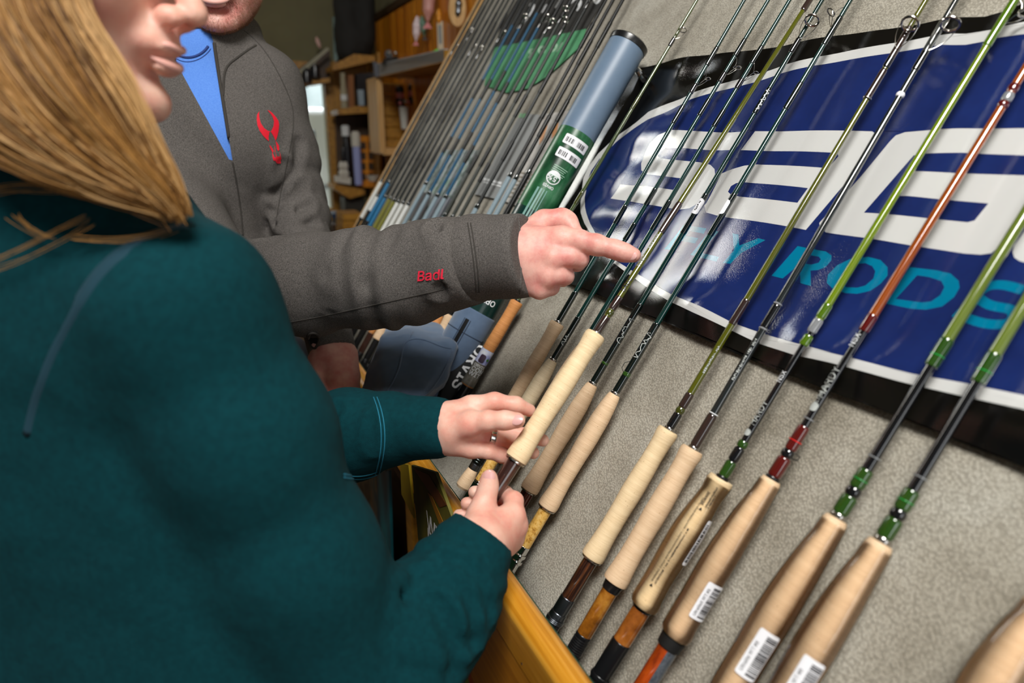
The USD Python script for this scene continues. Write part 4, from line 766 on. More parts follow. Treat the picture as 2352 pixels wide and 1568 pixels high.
# -- 11, 12, 13: nearest rods
for lab, pa, pb, gtp, gbp, fp, lbl in (('thick green fly rod whose wrapped grip shows its whole white barcode label', (1925, 1185), (2312, 560), (1922, 1190), (1668, 1612), (2150, 810), .030),
                                  ('thick green fly rod whose white label is cut by the bottom of the photo', (2030, 1235), (2347, 710), (2022, 1245), (1745, 1672), (2263, 848), .030)):
    r = Rod(lab, pa, pb); gt, gb = r.down(gtp), r.down(gbp); zc = r.down(fp); r.blank(gt - .06, .0055, BLACKG, .0040, zc)
    r.lat('blank', [(zc, .0049), (zc + .004, .0053)] + [(q, .0050 - .0032 * (q - zc) / (r.L - zc)) for q in np.linspace(zc + .02, r.L, 10)], gloss('green_olive', 96, 112, 40), 16)
    r.r = lambda q: np.where(np.asarray(q) < zc, .0055 - .0005 * (np.asarray(q) - gt) / max(zc - gt, .01), .0051 - .0032 * (np.asarray(q) - zc) / (r.L - zc))
    r.grip(gb, gt, 'taper', CORKP, 1.0); r.ring(gt + .002, .0072, .005, STEEL); r.sleeve('hosel_wrap', gt + .0045, gt + .022, GREEND, .0014); r.sleeve('hosel_wrap', gt + .0225, gt + .030, BLACKG, .0010); r.sleeve('hosel_wrap', gt + .0305, gt + .048, GREEND, .001)
    r.ring(gt + .038, .0070, .001, GREENB, 'thread_band'); r.ring(gt + .060, .0060, .0012, GREYW, 'thread_band'); r.sleeve('ferrule_wrap', zc - .012, zc + .014, GREEND, .0007); r.ring(zc - .002, .0062, .0011, GREENB, 'thread_band')
    film(r, gb + .001, gt - .004); gg = lambda q: r.gr(np.clip(q, *r.gz)) + .0012
    lb = r.patch('label_sticker', gb + lbl, gb + lbl + .044, -.0075, .010, gg, WHITE, off=.15, lift=.0006); r.bars(gb + lbl + .003, gb + lbl + .041, .0005, .0092, gg, off=.15, n=28, lift=.0009, seed=8, under=lb); r.write('Ultralite 9FT #8', gb + lbl + .004, -.0025, .0028, gg, INK, off=.15, lift=.0009, under=lb)
    z = r.stack(gb, [('grip_ring', .008, 12.4, 11.8, RUBBER), ('reel_seat', max(gb - .03, .02), 9.6, 9.6, SEATORANGE)]); fighting_end(r, z)
r = Rod('nearest cork grip, cut off in the bottom right corner of the photo', (2345, 1470), (2530, 1170)); gt, gb = r.down((2400, 1380)), r.down((2180, 1760)); r.blank(gt - .06, .0055, BLACKG); r.grip(gb, gt, 'taper', CORKP, 1.0); r.ring(gt + .002, .0072, .005, STEEL); film(r, gb + .001, gt - .004); z = r.stack(gb, [('reel_seat', max(gb - .02, .02), 9.6, 9.6, SEATORANGE)]); fighting_end(r, z)

# -- the packed rods on the far part of the rack
WSL, BSL, OSL = mat('sleeve_white', lin(214, 216, 212), .5), mat('sleeve_blue', lin(0, 104, 152), .45), mat('sleeve_olive', lin(112, 110, 20), .5)
def dull(n, r, g, b): return mat('dull_' + n, lin(r, g, b), .34, spec=.3)
DCHAR, DSLATE, DSEA, DBLACK, DSILV = dull('charcoal', 22, 26, 26), dull('slate', 48, 52, 48), dull('sea', 0, 72, 106), dull('black', 12, 14, 14), dull('silver', 130, 148, 158)
LEFT = [  # sleeve top, sleeve end (None: runs on to the grip), sleeve, blank, what tells it apart
 ((875, 418), (832, 501), WSL, DCHAR, 'white sleeve, first beside the pale wooden edge'), ((866, 452), (850, 484), WSL, DCHAR, 'short white sleeve peeping out beside the first blue sleeve'),
 ((892, 421), (844, 507), BSL, DCHAR, 'blue sleeve set higher than the other blue one'), ((884, 455), (837, 539), BSL, DCHAR, 'blue sleeve set lower than the other blue one'),
 ((895, 458), (846, 545), OSL, DCHAR, 'olive sleeve, the one next to the blue sleeves'), ((904, 463), (853, 548), OSL, DCHAR, 'olive sleeve, the one next to the white sleeves'),
 ((913, 466), (866, 550), WSL, DCHAR, 'white sleeve, right after the olive sleeves'), ((924, 469), (876, 550), WSL, DCHAR, 'white sleeve, middle one of the three after the olive sleeves'), ((936, 472), (895, 547), WSL, DCHAR, 'white sleeve, last before the blue blanks'),
 ((977, 424), (922, 518), DSILV, DSEA, 'blue blank above silver, leftmost of four'), ((984, 447), (928, 545), DSILV, DSEA, 'blue blank above silver, second of four from the left'), ((1003, 452), (951, 543), DSILV, DSEA, 'blue blank above silver, third of four from the left'), ((1022, 455), (974, 540), DSILV, DSEA, 'blue blank above silver, rightmost of four'),
 ((1020, 498), None, DSILV, DSLATE, 'grey blank and green ringed joint, leftmost of three'), ((1037, 502), None, DSILV, DSLATE, 'grey blank and green ringed joint, middle of three'), ((1052, 506), None, DSILV, DSLATE, 'grey blank and green ringed joint, rightmost of three'),
 ((1094, 478), None, DSILV, DCHAR, 'black blank with a silver lower half, crossing the plain grey leaflet'), ((1170, 406), None, DSILV, DBLACK, 'black blank, left one of the close pair over the grey leaflet'), ((1183, 412), None, DSILV, DBLACK, 'black blank, right one of the close pair beside the orange leaflet'), ((1212, 400), None, DBLACK, DBLACK, 'plain black blank, the last one left of the big tube')]
for n, (a, b, SM, BM, what) in enumerate(LEFT):
    s0, t0 = st(*a, .03); r = Rod('thin fly rod with ' + what, a, tuple(np.array(a) + (1.0, -1.72)) if False else a, .03, ends=(B(s0 - .036 * (t0 + .2), -.2, .03), B(s0 + .036 * (1.4 - t0), 1.4, .03)), grp='packed rods on the far part of the rack')
    z0 = r.down(a); gt = .2 + .04 + .012 * (n % 3); 
    if b: gt = r.down(b) - .012
    gt = min(gt, .31); r.blank(gt - .03, .0048, BM, .0024); zb = r.down(b) if b else gt
    r.lat('sleeve' if SM in (WSL, BSL, OSL) else 'lower_section', [(zb, .0056 if SM is DSILV else .0066), (z0, .0053 if SM is DSILV else .0060)], SM, 14); r.ring(z0 + .004, .0058 if SM is DSILV else .0058, .010, TEALB, 'joint'); r.ring(zb - .004, .0066, .010, BLACKM, 'stop')
    if BM is DSLATE: r.ring(z0 + .002, .0050, .003, GREENB, 'thread_band')
    r.grip(.10, gt, 'full' if n % 2 else 'cigar', [CORKO, CORKP, CORKO][n % 3], .92); z = r.stack(.10, [('reel_seat', .055, 8.6, 8.6, BLACKM if n % 4 else SEATPLAIN), ('seat_ring', .005, 9.8, 9.8, BLACKM)]); fighting_end(r, z)
    for dz, ln in ((.10, .05), (.27, .06), (.50, .11), (.8, .05)): r.sleeve('guide_wrap', z0 + dz + .02 * (n % 3), z0 + dz + ln + .02 * (n % 3), DBLACK, .0009)
    if n % 2 == 0 or n > 12: r.guide(z0 + .50 + .02 * (n % 3), .6 - .3 * (n % 4), .007, .018, .010)
# ---------------------------------------------------------------- big rod tube with reel pouch
hT = .051; (sA, tA), (sB, tB) = st(1443, 103, hT), st(1098, 715, hT); kT = (sA - sB) / (tA - tB)
pT = lambda t: B(sB + kT * (t - tB), t, hT)
tc = Thing('rod_tube_case', 'big blue-grey rod tube with a green printed band and fabric pouch', 'rod case', line_frame(pT(-.15), pT(tA)))
Mx = tc.M; LT = np.linalg.norm(pT(tA) - pT(-.15)); zT = Mx[:3, 2]
def tz(px, py):
    d = ray(px, py); n = np.cross(np.cross(d, zT), d); return float(((EYE - Mx[:3, 3]) @ n) / (zT @ n))
v_ = EYE - pT(.3); thT = math.atan2(v_ @ Mx[:3, 1], v_ @ Mx[:3, 0])
GB = mat('fabric_greyblue', lin(84, 104, 130), .8, var=lin(74, 94, 120), scale=60, bump=.0004, bscale=1200, sheen=.3)
GBP = mat('plastic_greyblue', lin(104, 124, 146), .42, var=lin(98, 118, 140), scale=30)
GREENP = mat('print_green', lin(40, 92, 58), .3, scale=26, stretch=(1, 1, .45), ramp=[(.3, lin(10, 40, 26)), (.48, lin(30, 84, 50)), (.6, lin(58, 116, 78)), (.78, lin(120, 156, 130))], detail=6)
DGREEN = mat('print_dark_green', lin(8, 38, 34), .25, var=lin(14, 54, 50), scale=6)
RT = .0345
z1, z2, z3, z4 = tz(1327, 312), tz(1235, 480), tz(1180, 578), tz(1098, 715)
tc.part('upper_tube', lathe([(z1, RT), (LT - .006, RT)], 64), GBP, label='plain blue-grey upper part')
tc.part('cap', lathe([(LT - .006, RT + .001), (LT, RT + .002), (LT + .004, RT + .002), (LT + .007, RT - .002), (LT + .007, .001)], 64), BLACKM)
tc.part('green_band', lathe([(z2 - .01, RT + .0003), (z1, RT + .0003)], 64), GREENP); tc.part('dark_band', lathe([(z4, RT + .0001), (z2 - .01, RT + .0001)], 64), DGREEN)
tc.part('fabric_sleeve', lathe([(0, RT), (.002, RT + .002), (z4 - .003, RT + .002), (z4, RT + .0006)], 64), GB)
tc.part('hem_seam', lathe([(z4 - .046, RT + .002), (z4 - .045, RT + .0028), (z4 - .044, RT + .002)], 64, False), mat('thread_navy', lin(40, 54, 74), .8))
def wrapT(v, f, z, w, off, M, name, lift=.0008, under=None, rot=0, r=RT):
    q = v.copy()
    if rot == 180: q[:, :2] = -q[:, :2]
    if rot == 90: q[:, 0], q[:, 1] = -v[:, 1].copy(), v[:, 0].copy()
    if rot == -90: q[:, 0], q[:, 1] = v[:, 1].copy(), -v[:, 0].copy()
    a = (q[:, 0] + w) / r + thT + off; zz = q[:, 1] + z; vv = np.stack([(r + lift) * np.cos(a), (r + lift) * np.sin(a), zz], 1)
    n = np.cross(vv[f[:, 1]] - vv[f[:, 0]], vv[f[:, 2]] - vv[f[:, 0]]); c = vv[f].mean(1); o = (n[:, 0] * c[:, 0] + n[:, 1] * c[:, 1]) < 0; f = f.copy(); f[o] = f[o][:, ::-1]
    return tc.part(name, (vv, f), M, smooth=False, under=under)
for (px, py), nm in (((1318, 322), 1), ((1303, 352), 2)):
    zc_ = tz(px, py); v, f = poly_mesh(sg.box(-.024, -.009, .024, .009).buffer(-.002).buffer(.002), .004); lp = wrapT(v, f, zc_ - .012, .006, 0, WHITE, 'barcode_label', .0012)
    rr = np.random.default_rng(nm); ms = []
    for x0 in (-.020, .002):
        x = x0
        while x < x0 + .014: b = rr.choice([.0006, .001, .0018]); ms.append(poly_mesh(sg.box(x, -.005, x + b, .004))); x += b + rr.choice([.0006, .001, .0016])
    v, f = cat_(ms); wrapT(v, f, zc_ - .012, .006, 0, INK, 'barcode', .0016, under=lp)
for k in range(6): v, f = poly_mesh(sg.box(-.014, 0, .013 - .002 * (k % 3), .0012), .004); wrapT(v, f, tz(1297, 385) - .012 - .0036 * k, .004, 0, mat('print_mint', lin(150, 190, 164), .5), 'text_line', .0008)
zc_ = tz(1284, 414) - .008; wrapT(*poly_mesh(sg.Point(0, 0).buffer(.0125).difference(sg.Point(0, 0).buffer(.0108)), .003), zc_, 0, 0, INKW, 'logo_ring')
wrapT(*poly_mesh(sg.Point(0, 0).buffer(.0108).intersection(sg.box(-.02, .0035, .02, .02)), .003), zc_, 0, 0, INKW, 'logo_cap'); wrapT(*text_poly('5%', .0085, True), zc_ + .0025, .0075, 0, INKW, 'logo_number', rot=180)
wrapT(*text_poly('ORVIS', .0048, True), zc_ - .0155, .010, 0, INKW, 'brand_lettering', rot=180)
for w, wd in ((-.017, .004), (-.010, .003), (-.004, .0015), (.001, .0015)): v, f = poly_mesh(sg.box(w, -.075, w + wd, 0), .006); wrapT(v, f, zc_ - .026, 0, 0, mat('print_stripe', lin(120, 160, 152), .35), 'stripe')
zo = tz(1124, 690); wrapT(*text_poly('ORVIS', .0098, True), zo + .002, .022, 0, INKW, 'brand_lettering', rot=180); wrapT(*text_poly('CLEARWATER', .0042), zo + .014, .021, 0, INKG, 'brand_lettering', rot=180)
wrapT(*poly_mesh(sg.box(.004, 0, .016, .0022), .004), zo + .026, 0, 0, INKG, 'stripe')
# black side strip of the fabric with upright letters, and the zip
zb0 = tz(1052, 800); gus = hull_balls([C(1104, 778, 1.232), C(1080, 890, 1.218), C(1062, 925, 1.212), C(1012, 925, 1.205), C(1044, 790, 1.22), C(1094, 774, 1.242), C(1056, 922, 1.222), C(1002, 920, 1.222)], .006); gus = VF(gus.refine_to_length(.01)); tc.wpart('side_panel', gus, mat('fabric_black', lin(20, 22, 24), .8, bump=.0003, bscale=900), smooth=40, label='black fabric side panel'); gtm = trimesh.Trimesh(*gus, process=False)
v, f = text_poly('ORVIS', 27, True); k_ = 118 / v[:, 0].max(); w, _ = drape(gtm, np.stack([1112 - .53 * v[:, 0] * k_ + .848 * v[:, 1] - 14, 790 + .848 * v[:, 0] * k_ + .53 * v[:, 1] - 4], 1), .001, 1.22); n = np.cross(w[f[:, 1]] - w[f[:, 0]], w[f[:, 2]] - w[f[:, 0]]); o = (n * (EYE - w[f[:, 0]])).sum(1) < 0; f = f.copy(); f[o] = f[o][:, ::-1]; tc.wpart('brand_lettering', (w, f), INKW, False)
v, f = poly_mesh(sg.box(0, 0, .0065, z4 - .030), .006); wrapT(v, f, .010, -.012, 0, BLACKM, 'zip', .003)
for w in (-.0145, -.0035): v, f = poly_mesh(sg.box(0, 0, .0012, z4 - .030), .006); wrapT(v, f, .010, w, 0, mat('thread_navy', lin(40, 54, 74), .8), 'zip_seam', .0032)
# the reel pouch: a soft box of fabric
PF = [(884, 786, 1.215), (936, 780, 1.20), (1038, 800, 1.19), (1008, 872, 1.155), (960, 914, 1.115), (886, 918, 1.12)]
PB = [(900, 752, 1.33), (950, 746, 1.31), (1000, 752, 1.30), (1044, 794, 1.27), (845, 890, 1.19), (838, 918, 1.17), (955, 926, 1.17), (1008, 880, 1.19)]
hb = hull_balls([C(*q) for q in PF + PB], .010); hm = VF(hb.refine_to_length(.008)); tm_ = trimesh.Trimesh(*hm, process=False); trimesh.smoothing.filter_taubin(tm_, iterations=12)
hv = np.array(tm_.vertices); hv = hv + np.array(tm_.vertex_normals) * ((meshkit.fbm(hv * 28, 3, 4) - .5) * .012)[:, None]
tc.wpart('reel_pouch', (hv, hm[1]), GB, smooth=True, label='boxy blue-grey fabric pouch sewn to the lower end of the tube'); pm = trimesh.Trimesh(hv, hm[1], process=False)
for q in ([(1036, 800), (1000, 790), (960, 778), (938, 782), (920, 830), (895, 890), (876, 925)], [(938, 782), (945, 768), (948, 762)], [(1038, 804), (1028, 830), (1006, 872), (966, 914)]):
    p, _ = drape(pm, smooth_curve(q, 40), .0004, 1.25); tc.wpart('piping', tube(p, .0016, 8), GB, smooth=True)

# ---------------------------------------------------------------- prints and magazines stood against the rack below the rail
def board(name, label, cat, quad, e, M, thick=.006, extra=(), group=None):
    q = [hit(px, py, EO, e) for px, py in quad]; t = Thing(name, label, cat, RACKF(np.min(q, 0)), group)
    t.wpart('cover', slab(q, thick, -EO), M)
    for nm, pix, m in extra: t.wpart(nm, slab([hit(px, py, EO, e + .0006) for px, py in pix], .0004, -EO), m)
    return t
def ART(n, cols, sc=9., st_=(1, 1, .5)): return mat(n, lin(*cols[0]), .55, scale=sc, stretch=st_, ramp=[(.28 + .44 * i / max(1, len(cols) - 1), lin(*c)) for i, c in enumerate(cols)], detail=3)
board('magazine', 'dark brown and teal picture cover standing leftmost below the rack, beside the green sweater', 'magazine', [(770, 1105), (884, 1080), (902, 1400), (800, 1400)], .115, ART('art_brown_teal', [(24, 18, 12), (70, 52, 34), (28, 24, 18), (112, 92, 64), (16, 60, 72), (38, 30, 20)], 16, (1, 1, .35)), extra=[('blue_patch', [(823, 1190), (845, 1210), (846, 1290), (828, 1240)], mat('art_blue', lin(20, 70, 140), .3))])
board('magazine', 'black and teal picture cover standing left of the wooden post under the rack', 'magazine', [(866, 1085), (893, 1080), (901, 1400), (872, 1400)], .125, ART('art_teal_black', [(10, 14, 16), (8, 60, 72), (14, 120, 130), (10, 16, 18)], 7, (1, 1, .4)))
board('magazine', 'dark green picture magazine with white capital letters under the rail', 'magazine', [(945, 1068), (1000, 1085), (1085, 1320), (968, 1320)], .197, ART('art_green', [(22, 30, 10), (50, 62, 16), (96, 90, 20), (30, 36, 14)], 8), .004,
      extra=[('red_band', [(950, 1076), (985, 1090), (1026, 1160), (1010, 1165)], mat('art_rust', lin(112, 62, 26), .4, var=lin(80, 40, 16), scale=30)), ('orange_band', [(982, 1130), (992, 1140), (1040, 1250), (1026, 1250)], mat('art_ochre', lin(150, 100, 20), .4))])
wing = stage.GetPrimAtPath('/World/magazine_002'); 
def on_plane(txt, px, py, hgt, e, M, path, bold=True):
    v, f = text_poly(txt, hgt, bold); o = hit(px, py, EO, e); w = o - v[:, :1] * DH + v[:, 1:2] * np.array([0, 0, 1.0]); th = Thing.__new__(Thing); th.path = path; th.inv = np.linalg.inv(np.array(UsdGeom.XformCache().GetLocalToWorldTransform(stage.GetPrimAtPath(path))).T)
    n = np.cross(w[f[0][1]] - w[f[0][0]], w[f[0][2]] - w[f[0][0]]); th.wpart('lettering', (w, f if n @ EO > 0 else f[:, ::-1]), M, False)
on_plane('WING', 980, 1214, .030, .1983, INKW, '/World/magazine_002'); on_plane('FLY', 982, 1252, .030, .1983, INKW, '/World/magazine_002')
board('strip', 'narrow yellow-green board beside the wooden post under the rack', 'board', [(919, 1062), (938, 1068), (950, 1190), (922, 1135)], .193, mat('board_yellow', lin(150, 128, 20), .5), .003)
board('magazine', 'grey, lime and rust coloured picture cover at the end of the wooden fascia', 'magazine', [(1040, 1450), (1122, 1440), (1122, 1610), (960, 1640)], .176, ART('art_lime', [(96, 110, 108), (120, 132, 126), (110, 132, 24), (88, 72, 20), (150, 150, 140)], 7), .004,
      extra=[('lime_field', [(1084, 1490), (1120, 1500), (1120, 1562), (1096, 1530)], mat('art_lime_green', lin(128, 150, 20), .4)), ('rust_field', [(1068, 1520), (1082, 1500), (1100, 1600), (1088, 1620)], mat('art_red', lin(170, 72, 30), .4))])

# ---------------------------------------------------------------- back corner of the shop
def rb(s0, s1, e0, e1, z0, z1, r=.003): return rbox(s0, s1, e0, e1, z0, z1, r)
cb = Thing('cubby_shelf', 'open wooden cubby on the planked wall with pale front edges', 'shelf', RACKF(se(3.72, -.7, 1.2)))
pz = lambda px, py, s=3.70: hit(px, py, DH, s)
zt_, zb_ = pz(872, 182)[2], pz(880, 345)[2]
cb.wpart('stile', slab([pz(864, 176), pz(877, 176), pz(886, 352), pz(873, 352)], .26, DH), WOODL); cb.wpart('rail', slab([pz(880, 340), pz(1010, 340), pz(1010, 356), pz(881, 356)], .26, DH), WOODL)
for k in range(6):
    za_, zc2 = zb_ + (zt_ - zb_) * k / 6, zb_ + (zt_ - zb_) * (k + 1) / 6; cb.wpart('back_board', rb(3.94, 3.955, E_WALL + .02, pz(868, 260)[:2] @ EO[:2] - P0[:2] @ EO[:2], za_ + .002, zc2 - .002), WOODS)
cb.wpart('lower_back', slab([pz(886, 356, 3.92), pz(990, 356, 3.92), pz(960, 420, 3.92), pz(888, 420, 3.92)], .012, DH), WOODS)
wsx = Thing('wall_shelf', 'long pale grey shelf edge running along the orange planked wall', 'shelf', RACKF(se(3.1, -.7, 1.7)))
wq = [hit(864, 148, EO, -.62), hit(1020, 112, EO, -.62), hit(1020, 140, EO, -.62), hit(866, 176, EO, -.62)]
wsx.wpart('edge', slab(wq, .02, -EO), mat('shelf_grey', lin(176, 182, 186), .45)); wsx.wpart('board', slab([q - np.array([0, 0, .004]) for q in wq], .24, -EO), WOODS); wsx.wpart('end_cap', slab([hit(858, 140, DH, 3.66), hit(876, 150, DH, 3.66), hit(882, 176, DH, 3.66), hit(862, 176, DH, 3.66)], .03, DH), mat('shelf_dark', lin(86, 88, 96), .5))
cs = Thing('corner_shelf', 'tall wooden corner shelf unit beside the bright window', 'shelf', RACKF(se(4.3, -.55, .9)))
pc = lambda px, py, s=4.2: hit(px, py, DH, s)
for (x0, y0), (x1, y1), dy in (((764, 150), (862, 128), 12), ((776, 252), (868, 247), 11), ((768, 424), (838, 436), 10)):
    cs.wpart('shelf', slab([pc(x0, y0), pc((x0 + x1) / 2, y1 + (dy if y0 == 424 else -4)), pc(x1, y1), pc(x1, y1 + dy), pc((x0 + x1) / 2, y1 + dy + (dy if y0 == 424 else -4)), pc(x0, y0 + dy)], .26, DH), WOODS)
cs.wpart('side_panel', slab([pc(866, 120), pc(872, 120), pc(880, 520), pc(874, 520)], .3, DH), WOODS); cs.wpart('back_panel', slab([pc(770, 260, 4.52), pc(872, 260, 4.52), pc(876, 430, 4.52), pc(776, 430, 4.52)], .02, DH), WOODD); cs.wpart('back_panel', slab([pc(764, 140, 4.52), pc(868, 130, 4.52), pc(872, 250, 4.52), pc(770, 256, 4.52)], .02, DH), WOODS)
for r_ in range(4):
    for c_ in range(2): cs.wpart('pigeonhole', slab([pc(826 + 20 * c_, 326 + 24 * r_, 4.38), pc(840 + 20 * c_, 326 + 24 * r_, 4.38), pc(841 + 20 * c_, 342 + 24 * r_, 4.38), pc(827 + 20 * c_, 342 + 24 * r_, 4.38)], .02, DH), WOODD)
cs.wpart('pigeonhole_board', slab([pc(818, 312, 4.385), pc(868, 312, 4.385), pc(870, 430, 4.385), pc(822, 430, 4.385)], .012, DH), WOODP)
def lath(name, label, cat, base_px, s, h_px, prof, M, group=None, cap=None):
    """An upright turned thing standing at a pixel; prof is (fraction of height, radius in px)."""
    o = hit(*base_px, DH, s); d = abs((o - EYE) @ BACK); k = d / F; t = Thing(name, label, cat, at(o), group); H = h_px * k / math.cos(PITCH)
    t.part('body', lathe([(f * H, r * k) for f, r in prof], 20), M)
    if cap: t.part('cap', lathe([(f * H, r * k) for f, r in cap[0]], 20), cap[1])
    return t
def bx(name, label, cat, quad, s, depth, M, group=None, extra=()):
    q = [hit(px, py, DH, s) for px, py in quad]; t = Thing(name, label, cat, at(q[-1]), group); t.wpart('body', slab(q, depth, DH), M)
    for nm, pix, m in extra: t.wpart(nm, slab([hit(px, py, DH, s - .002) for px, py in pix], .0018, DH), m)
    return t
PALE = mat('label_pale', lin(196, 192, 180), .5); DARKB = mat('bottle_dark', lin(26, 26, 30), .25); LILAC = mat('tube_lilac', lin(150, 158, 206), .5); PINK = mat('label_pink', lin(206, 120, 120), .5)
lath('tube', 'lilac cardboard tube with a cream cap on the lowest corner shelf', 'tube', (824, 424), 4.2, 112, [(0, 9), (.72, 9)], LILAC, cap=([(.72, 10.5), (.96, 10), (1, 6)], PALE))
lath('bottle', 'dark bottle with a white top at the left of the lowest corner shelf', 'bottle', (801, 410), 4.3, 112, [(0, 10), (.55, 10), (.72, 7), (.8, 7)], DARKB, cap=([(.8, 9), (.98, 9), (1, 5)], mat('cap_white', lin(206, 208, 208), .4)))
for k, (x, y, what) in enumerate(((786, 408, 'window side'), (795, 408, 'rack side'))):
    lath('jar', f'small white round jar by the dark bottle on the lowest corner shelf, {what}', 'jar', (x, y), 4.22, 34, [(0, 6), (.3, 8), (.5, 4), (.7, 7), (1, 4)], PALE)
lath('jar', 'small red topped jar low beside the dark bottle', 'jar', (790, 372), 4.25, 30, [(0, 5), (.6, 6), (1, 4)], DARKB, cap=([(.6, 5), (1, 4)], PINK))
bx('tray', 'pale tray of small packets at the front of the lowest corner shelf', 'tray', [(772, 404), (806, 408), (806, 424), (772, 418)], 4.21, .08, PALE)
lath('bottle', 'clear bottle with two white caps on the middle corner shelf', 'bottle', (792, 248), 4.25, 72, [(0, 7), (.5, 7), (.6, 6), (1, 6)], mat('bottle_clear', lin(150, 142, 116), .2), cap=([(.22, 7.6), (.38, 7.6)], mat('cap_white', lin(206, 208, 208), .4)))
bx('book', 'brown upright book on the middle corner shelf', 'book', [(800, 172), (812, 172), (814, 248), (802, 248)], 4.25, .10, mat('book_brown', lin(130, 76, 20), .6))
bx('box', 'dark upright box with a pale reflection on the middle corner shelf', 'box', [(818, 170), (858, 166), (862, 244), (822, 246)], 4.24, .10, DARKB, extra=[('pale_label', [(821, 206), (835, 206), (837, 242), (824, 242)], mat('label_bluegrey', lin(140, 156, 166), .4))])
for k, (x, M_) in enumerate(((851, PINK), (859, PALE))): lath('jar', ('small pink' if k == 0 else 'small pale') + ' jar at the right end of the middle corner shelf', 'jar', (x, 242), 4.21, 18, [(0, 4), (.7, 4.5), (1, 3)], M_)
for k, (x, y) in enumerate(((920, 244), (948, 240))):
    lath('jar', f"dark jar with a pink label in the wooden cubby, {'left' if k == 0 else 'right'} one of two", 'jar', (x, y), 3.76, 46, [(0, 10), (.8, 10), (.9, 7)], DARKB, group=None, cap=([(.35, 10.4), (.6, 10.4)], PINK))
lath('jar', 'tall pale tube in the cubby close to the rack edge', 'tube', (966, 232), 3.75, 52, [(0, 7), (.9, 7), (1, 5)], mat('tube_pale', lin(190, 186, 206), .4))
for k, (x, y) in enumerate(((919, 240), (931, 236), (938, 238), (954, 234))): lath('lid', f"tiny round lid lying before the dark jars in the cubby, number {('one', 'two', 'three', 'four')[k]} from the left", 'lid', (x, y), 3.71, 7, [(0, 4), (.7, 4), (1, 2)], [PINK, PALE, PINK, PALE][k])
lath('cup', 'white tumbler hanging low in the cubby beside the rack edge', 'cup', (929, 296), 3.74, 46, [(0, 7), (.7, 10), (1, 11)], mat('cup_white', lin(206, 208, 200), .4))
bx('shelf_label', 'cream label strip under the pale grey shelf', 'label', [(913, 168), (952, 162), (951, 178), (912, 182)], 3.55, .01, mat('label_cream', lin(216, 176, 126), .6))
rl = Thing('reel', 'black fly reel with bright fittings sitting on the pale grey shelf', 'reel', at(hit(900, 146, DH, 3.45)))
rl.wpart('foot', slab([hit(x, y, DH, 3.45) for x, y in ((880, 150), (914, 140), (914, 128), (886, 132))], .05, DH), BLACKM); rl.wpart('spool', tube([hit(893, 124, DH, 3.44), hit(893, 124, DH, 3.49)], .022, 20), BLACKM)
for x, y, q in ((894, 121, .010), (909, 122, .011)): rl.wpart('knob', ball(hit(x, y, DH, 3.43), q), STEEL)
fn = Thing('figurine', 'lime green toy standing on the pale grey shelf next to the rack edge', 'toy', at(hit(998, 126, DH, 2.9))); fn.wpart('body', hull_balls([hit(985, 128, DH, 2.9), hit(1004, 116, DH, 2.9), hit(1002, 126, DH, 2.9)], [.006, .008, .007]), mat('lime_toy', lin(90, 220, 30), .4))
def fish(name, label, px, s, M, ln, tilt, fin):
    o = hit(*px, DH, s); t = Thing(name, label, 'lure', at(o)); sd = Sdf(.006); a = RIGHT * math.sin(tilt) + np.array([0, 0, 1]) * math.cos(tilt); sd.chain([(o + a * ln * x, ln * r) for x, r in ((-.5, .05), (-.2, .16), (.15, .18), (.4, .10), (.52, .04))]); t.wpart('body', sd.mesh(ln * .05), M, True)
    q = o - a * ln * .5; t.wpart('tail', slab([q, q - a * ln * .2 + RIGHT * ln * .14, q - a * ln * .2 - RIGHT * ln * .14], .004, DH), fin)
fish('lure', 'white and pink fish lure hanging on the orange planks', (957, 66), 3.3, mat('lure_white', lin(226, 206, 210), .3), .12, .1, PINK); fish('lure', 'green and silver lure hanging beside the white and pink one', (972, 60), 3.28, mat('lure_green', lin(96, 130, 110), .3), .10, -.1, DARKB)
fish('lure', 'big reddish fish lure at the top edge of the photo above the planks', (985, 6), 3.2, mat('lure_red', lin(206, 150, 140), .4), .18, .1, PINK); fish('lure', 'small orange lure above the pale card on the planks', (1008, 38), 3.1, mat('lure_orange', lin(226, 150, 40), .4), .07, 0, DARKB)
fish('lure', 'small pink lure hanging in front of the dark far wall', (731, 98), 4.4, mat('lure_rose', lin(200, 160, 150), .4), .07, -.3, DARKB)
bx('card', 'pale hanging card with grey print on the orange planks', 'card', [(1004, 52), (1017, 48), (1019, 112), (1006, 114)], 3.1, .004, mat('card_pale', lin(206, 196, 170), .5), extra=[('grey_print', [(1007, 60), (1013, 58), (1015, 100), (1009, 101)], mat('print_bluegrey', lin(120, 132, 140), .5))])
pq = Thing('plaque', 'oval pale wooden plaque with a silver fish, hung right beside the rack edge', 'plaque', at(hit(1050, 20, DH, 2.75))); o = hit(1050, 20, DH, 2.75)
pq.wpart('board', tube([o, o + DH * .012], .072, 32), WOODL) if False else pq.wpart('board', (lambda v, f: (o + v[:, :1] * RIGHT * .040 + v[:, 1:2] * UPV * .085 + v[:, 2:3] * DH * .012, f))(*VF(trimesh.creation.cylinder(1, 1, sections=36))), WOODL)
sd = Sdf(.006); sd.chain([(o - DH * .012 + np.array([0, 0, z]) + RIGHT * x, r) for z, x, r in ((-.05, -.004, .005), (-.02, 0, .014), (.02, .004, .015), (.05, .006, .007))]); pq.wpart('fish', sd.mesh(.004), GUN, True)
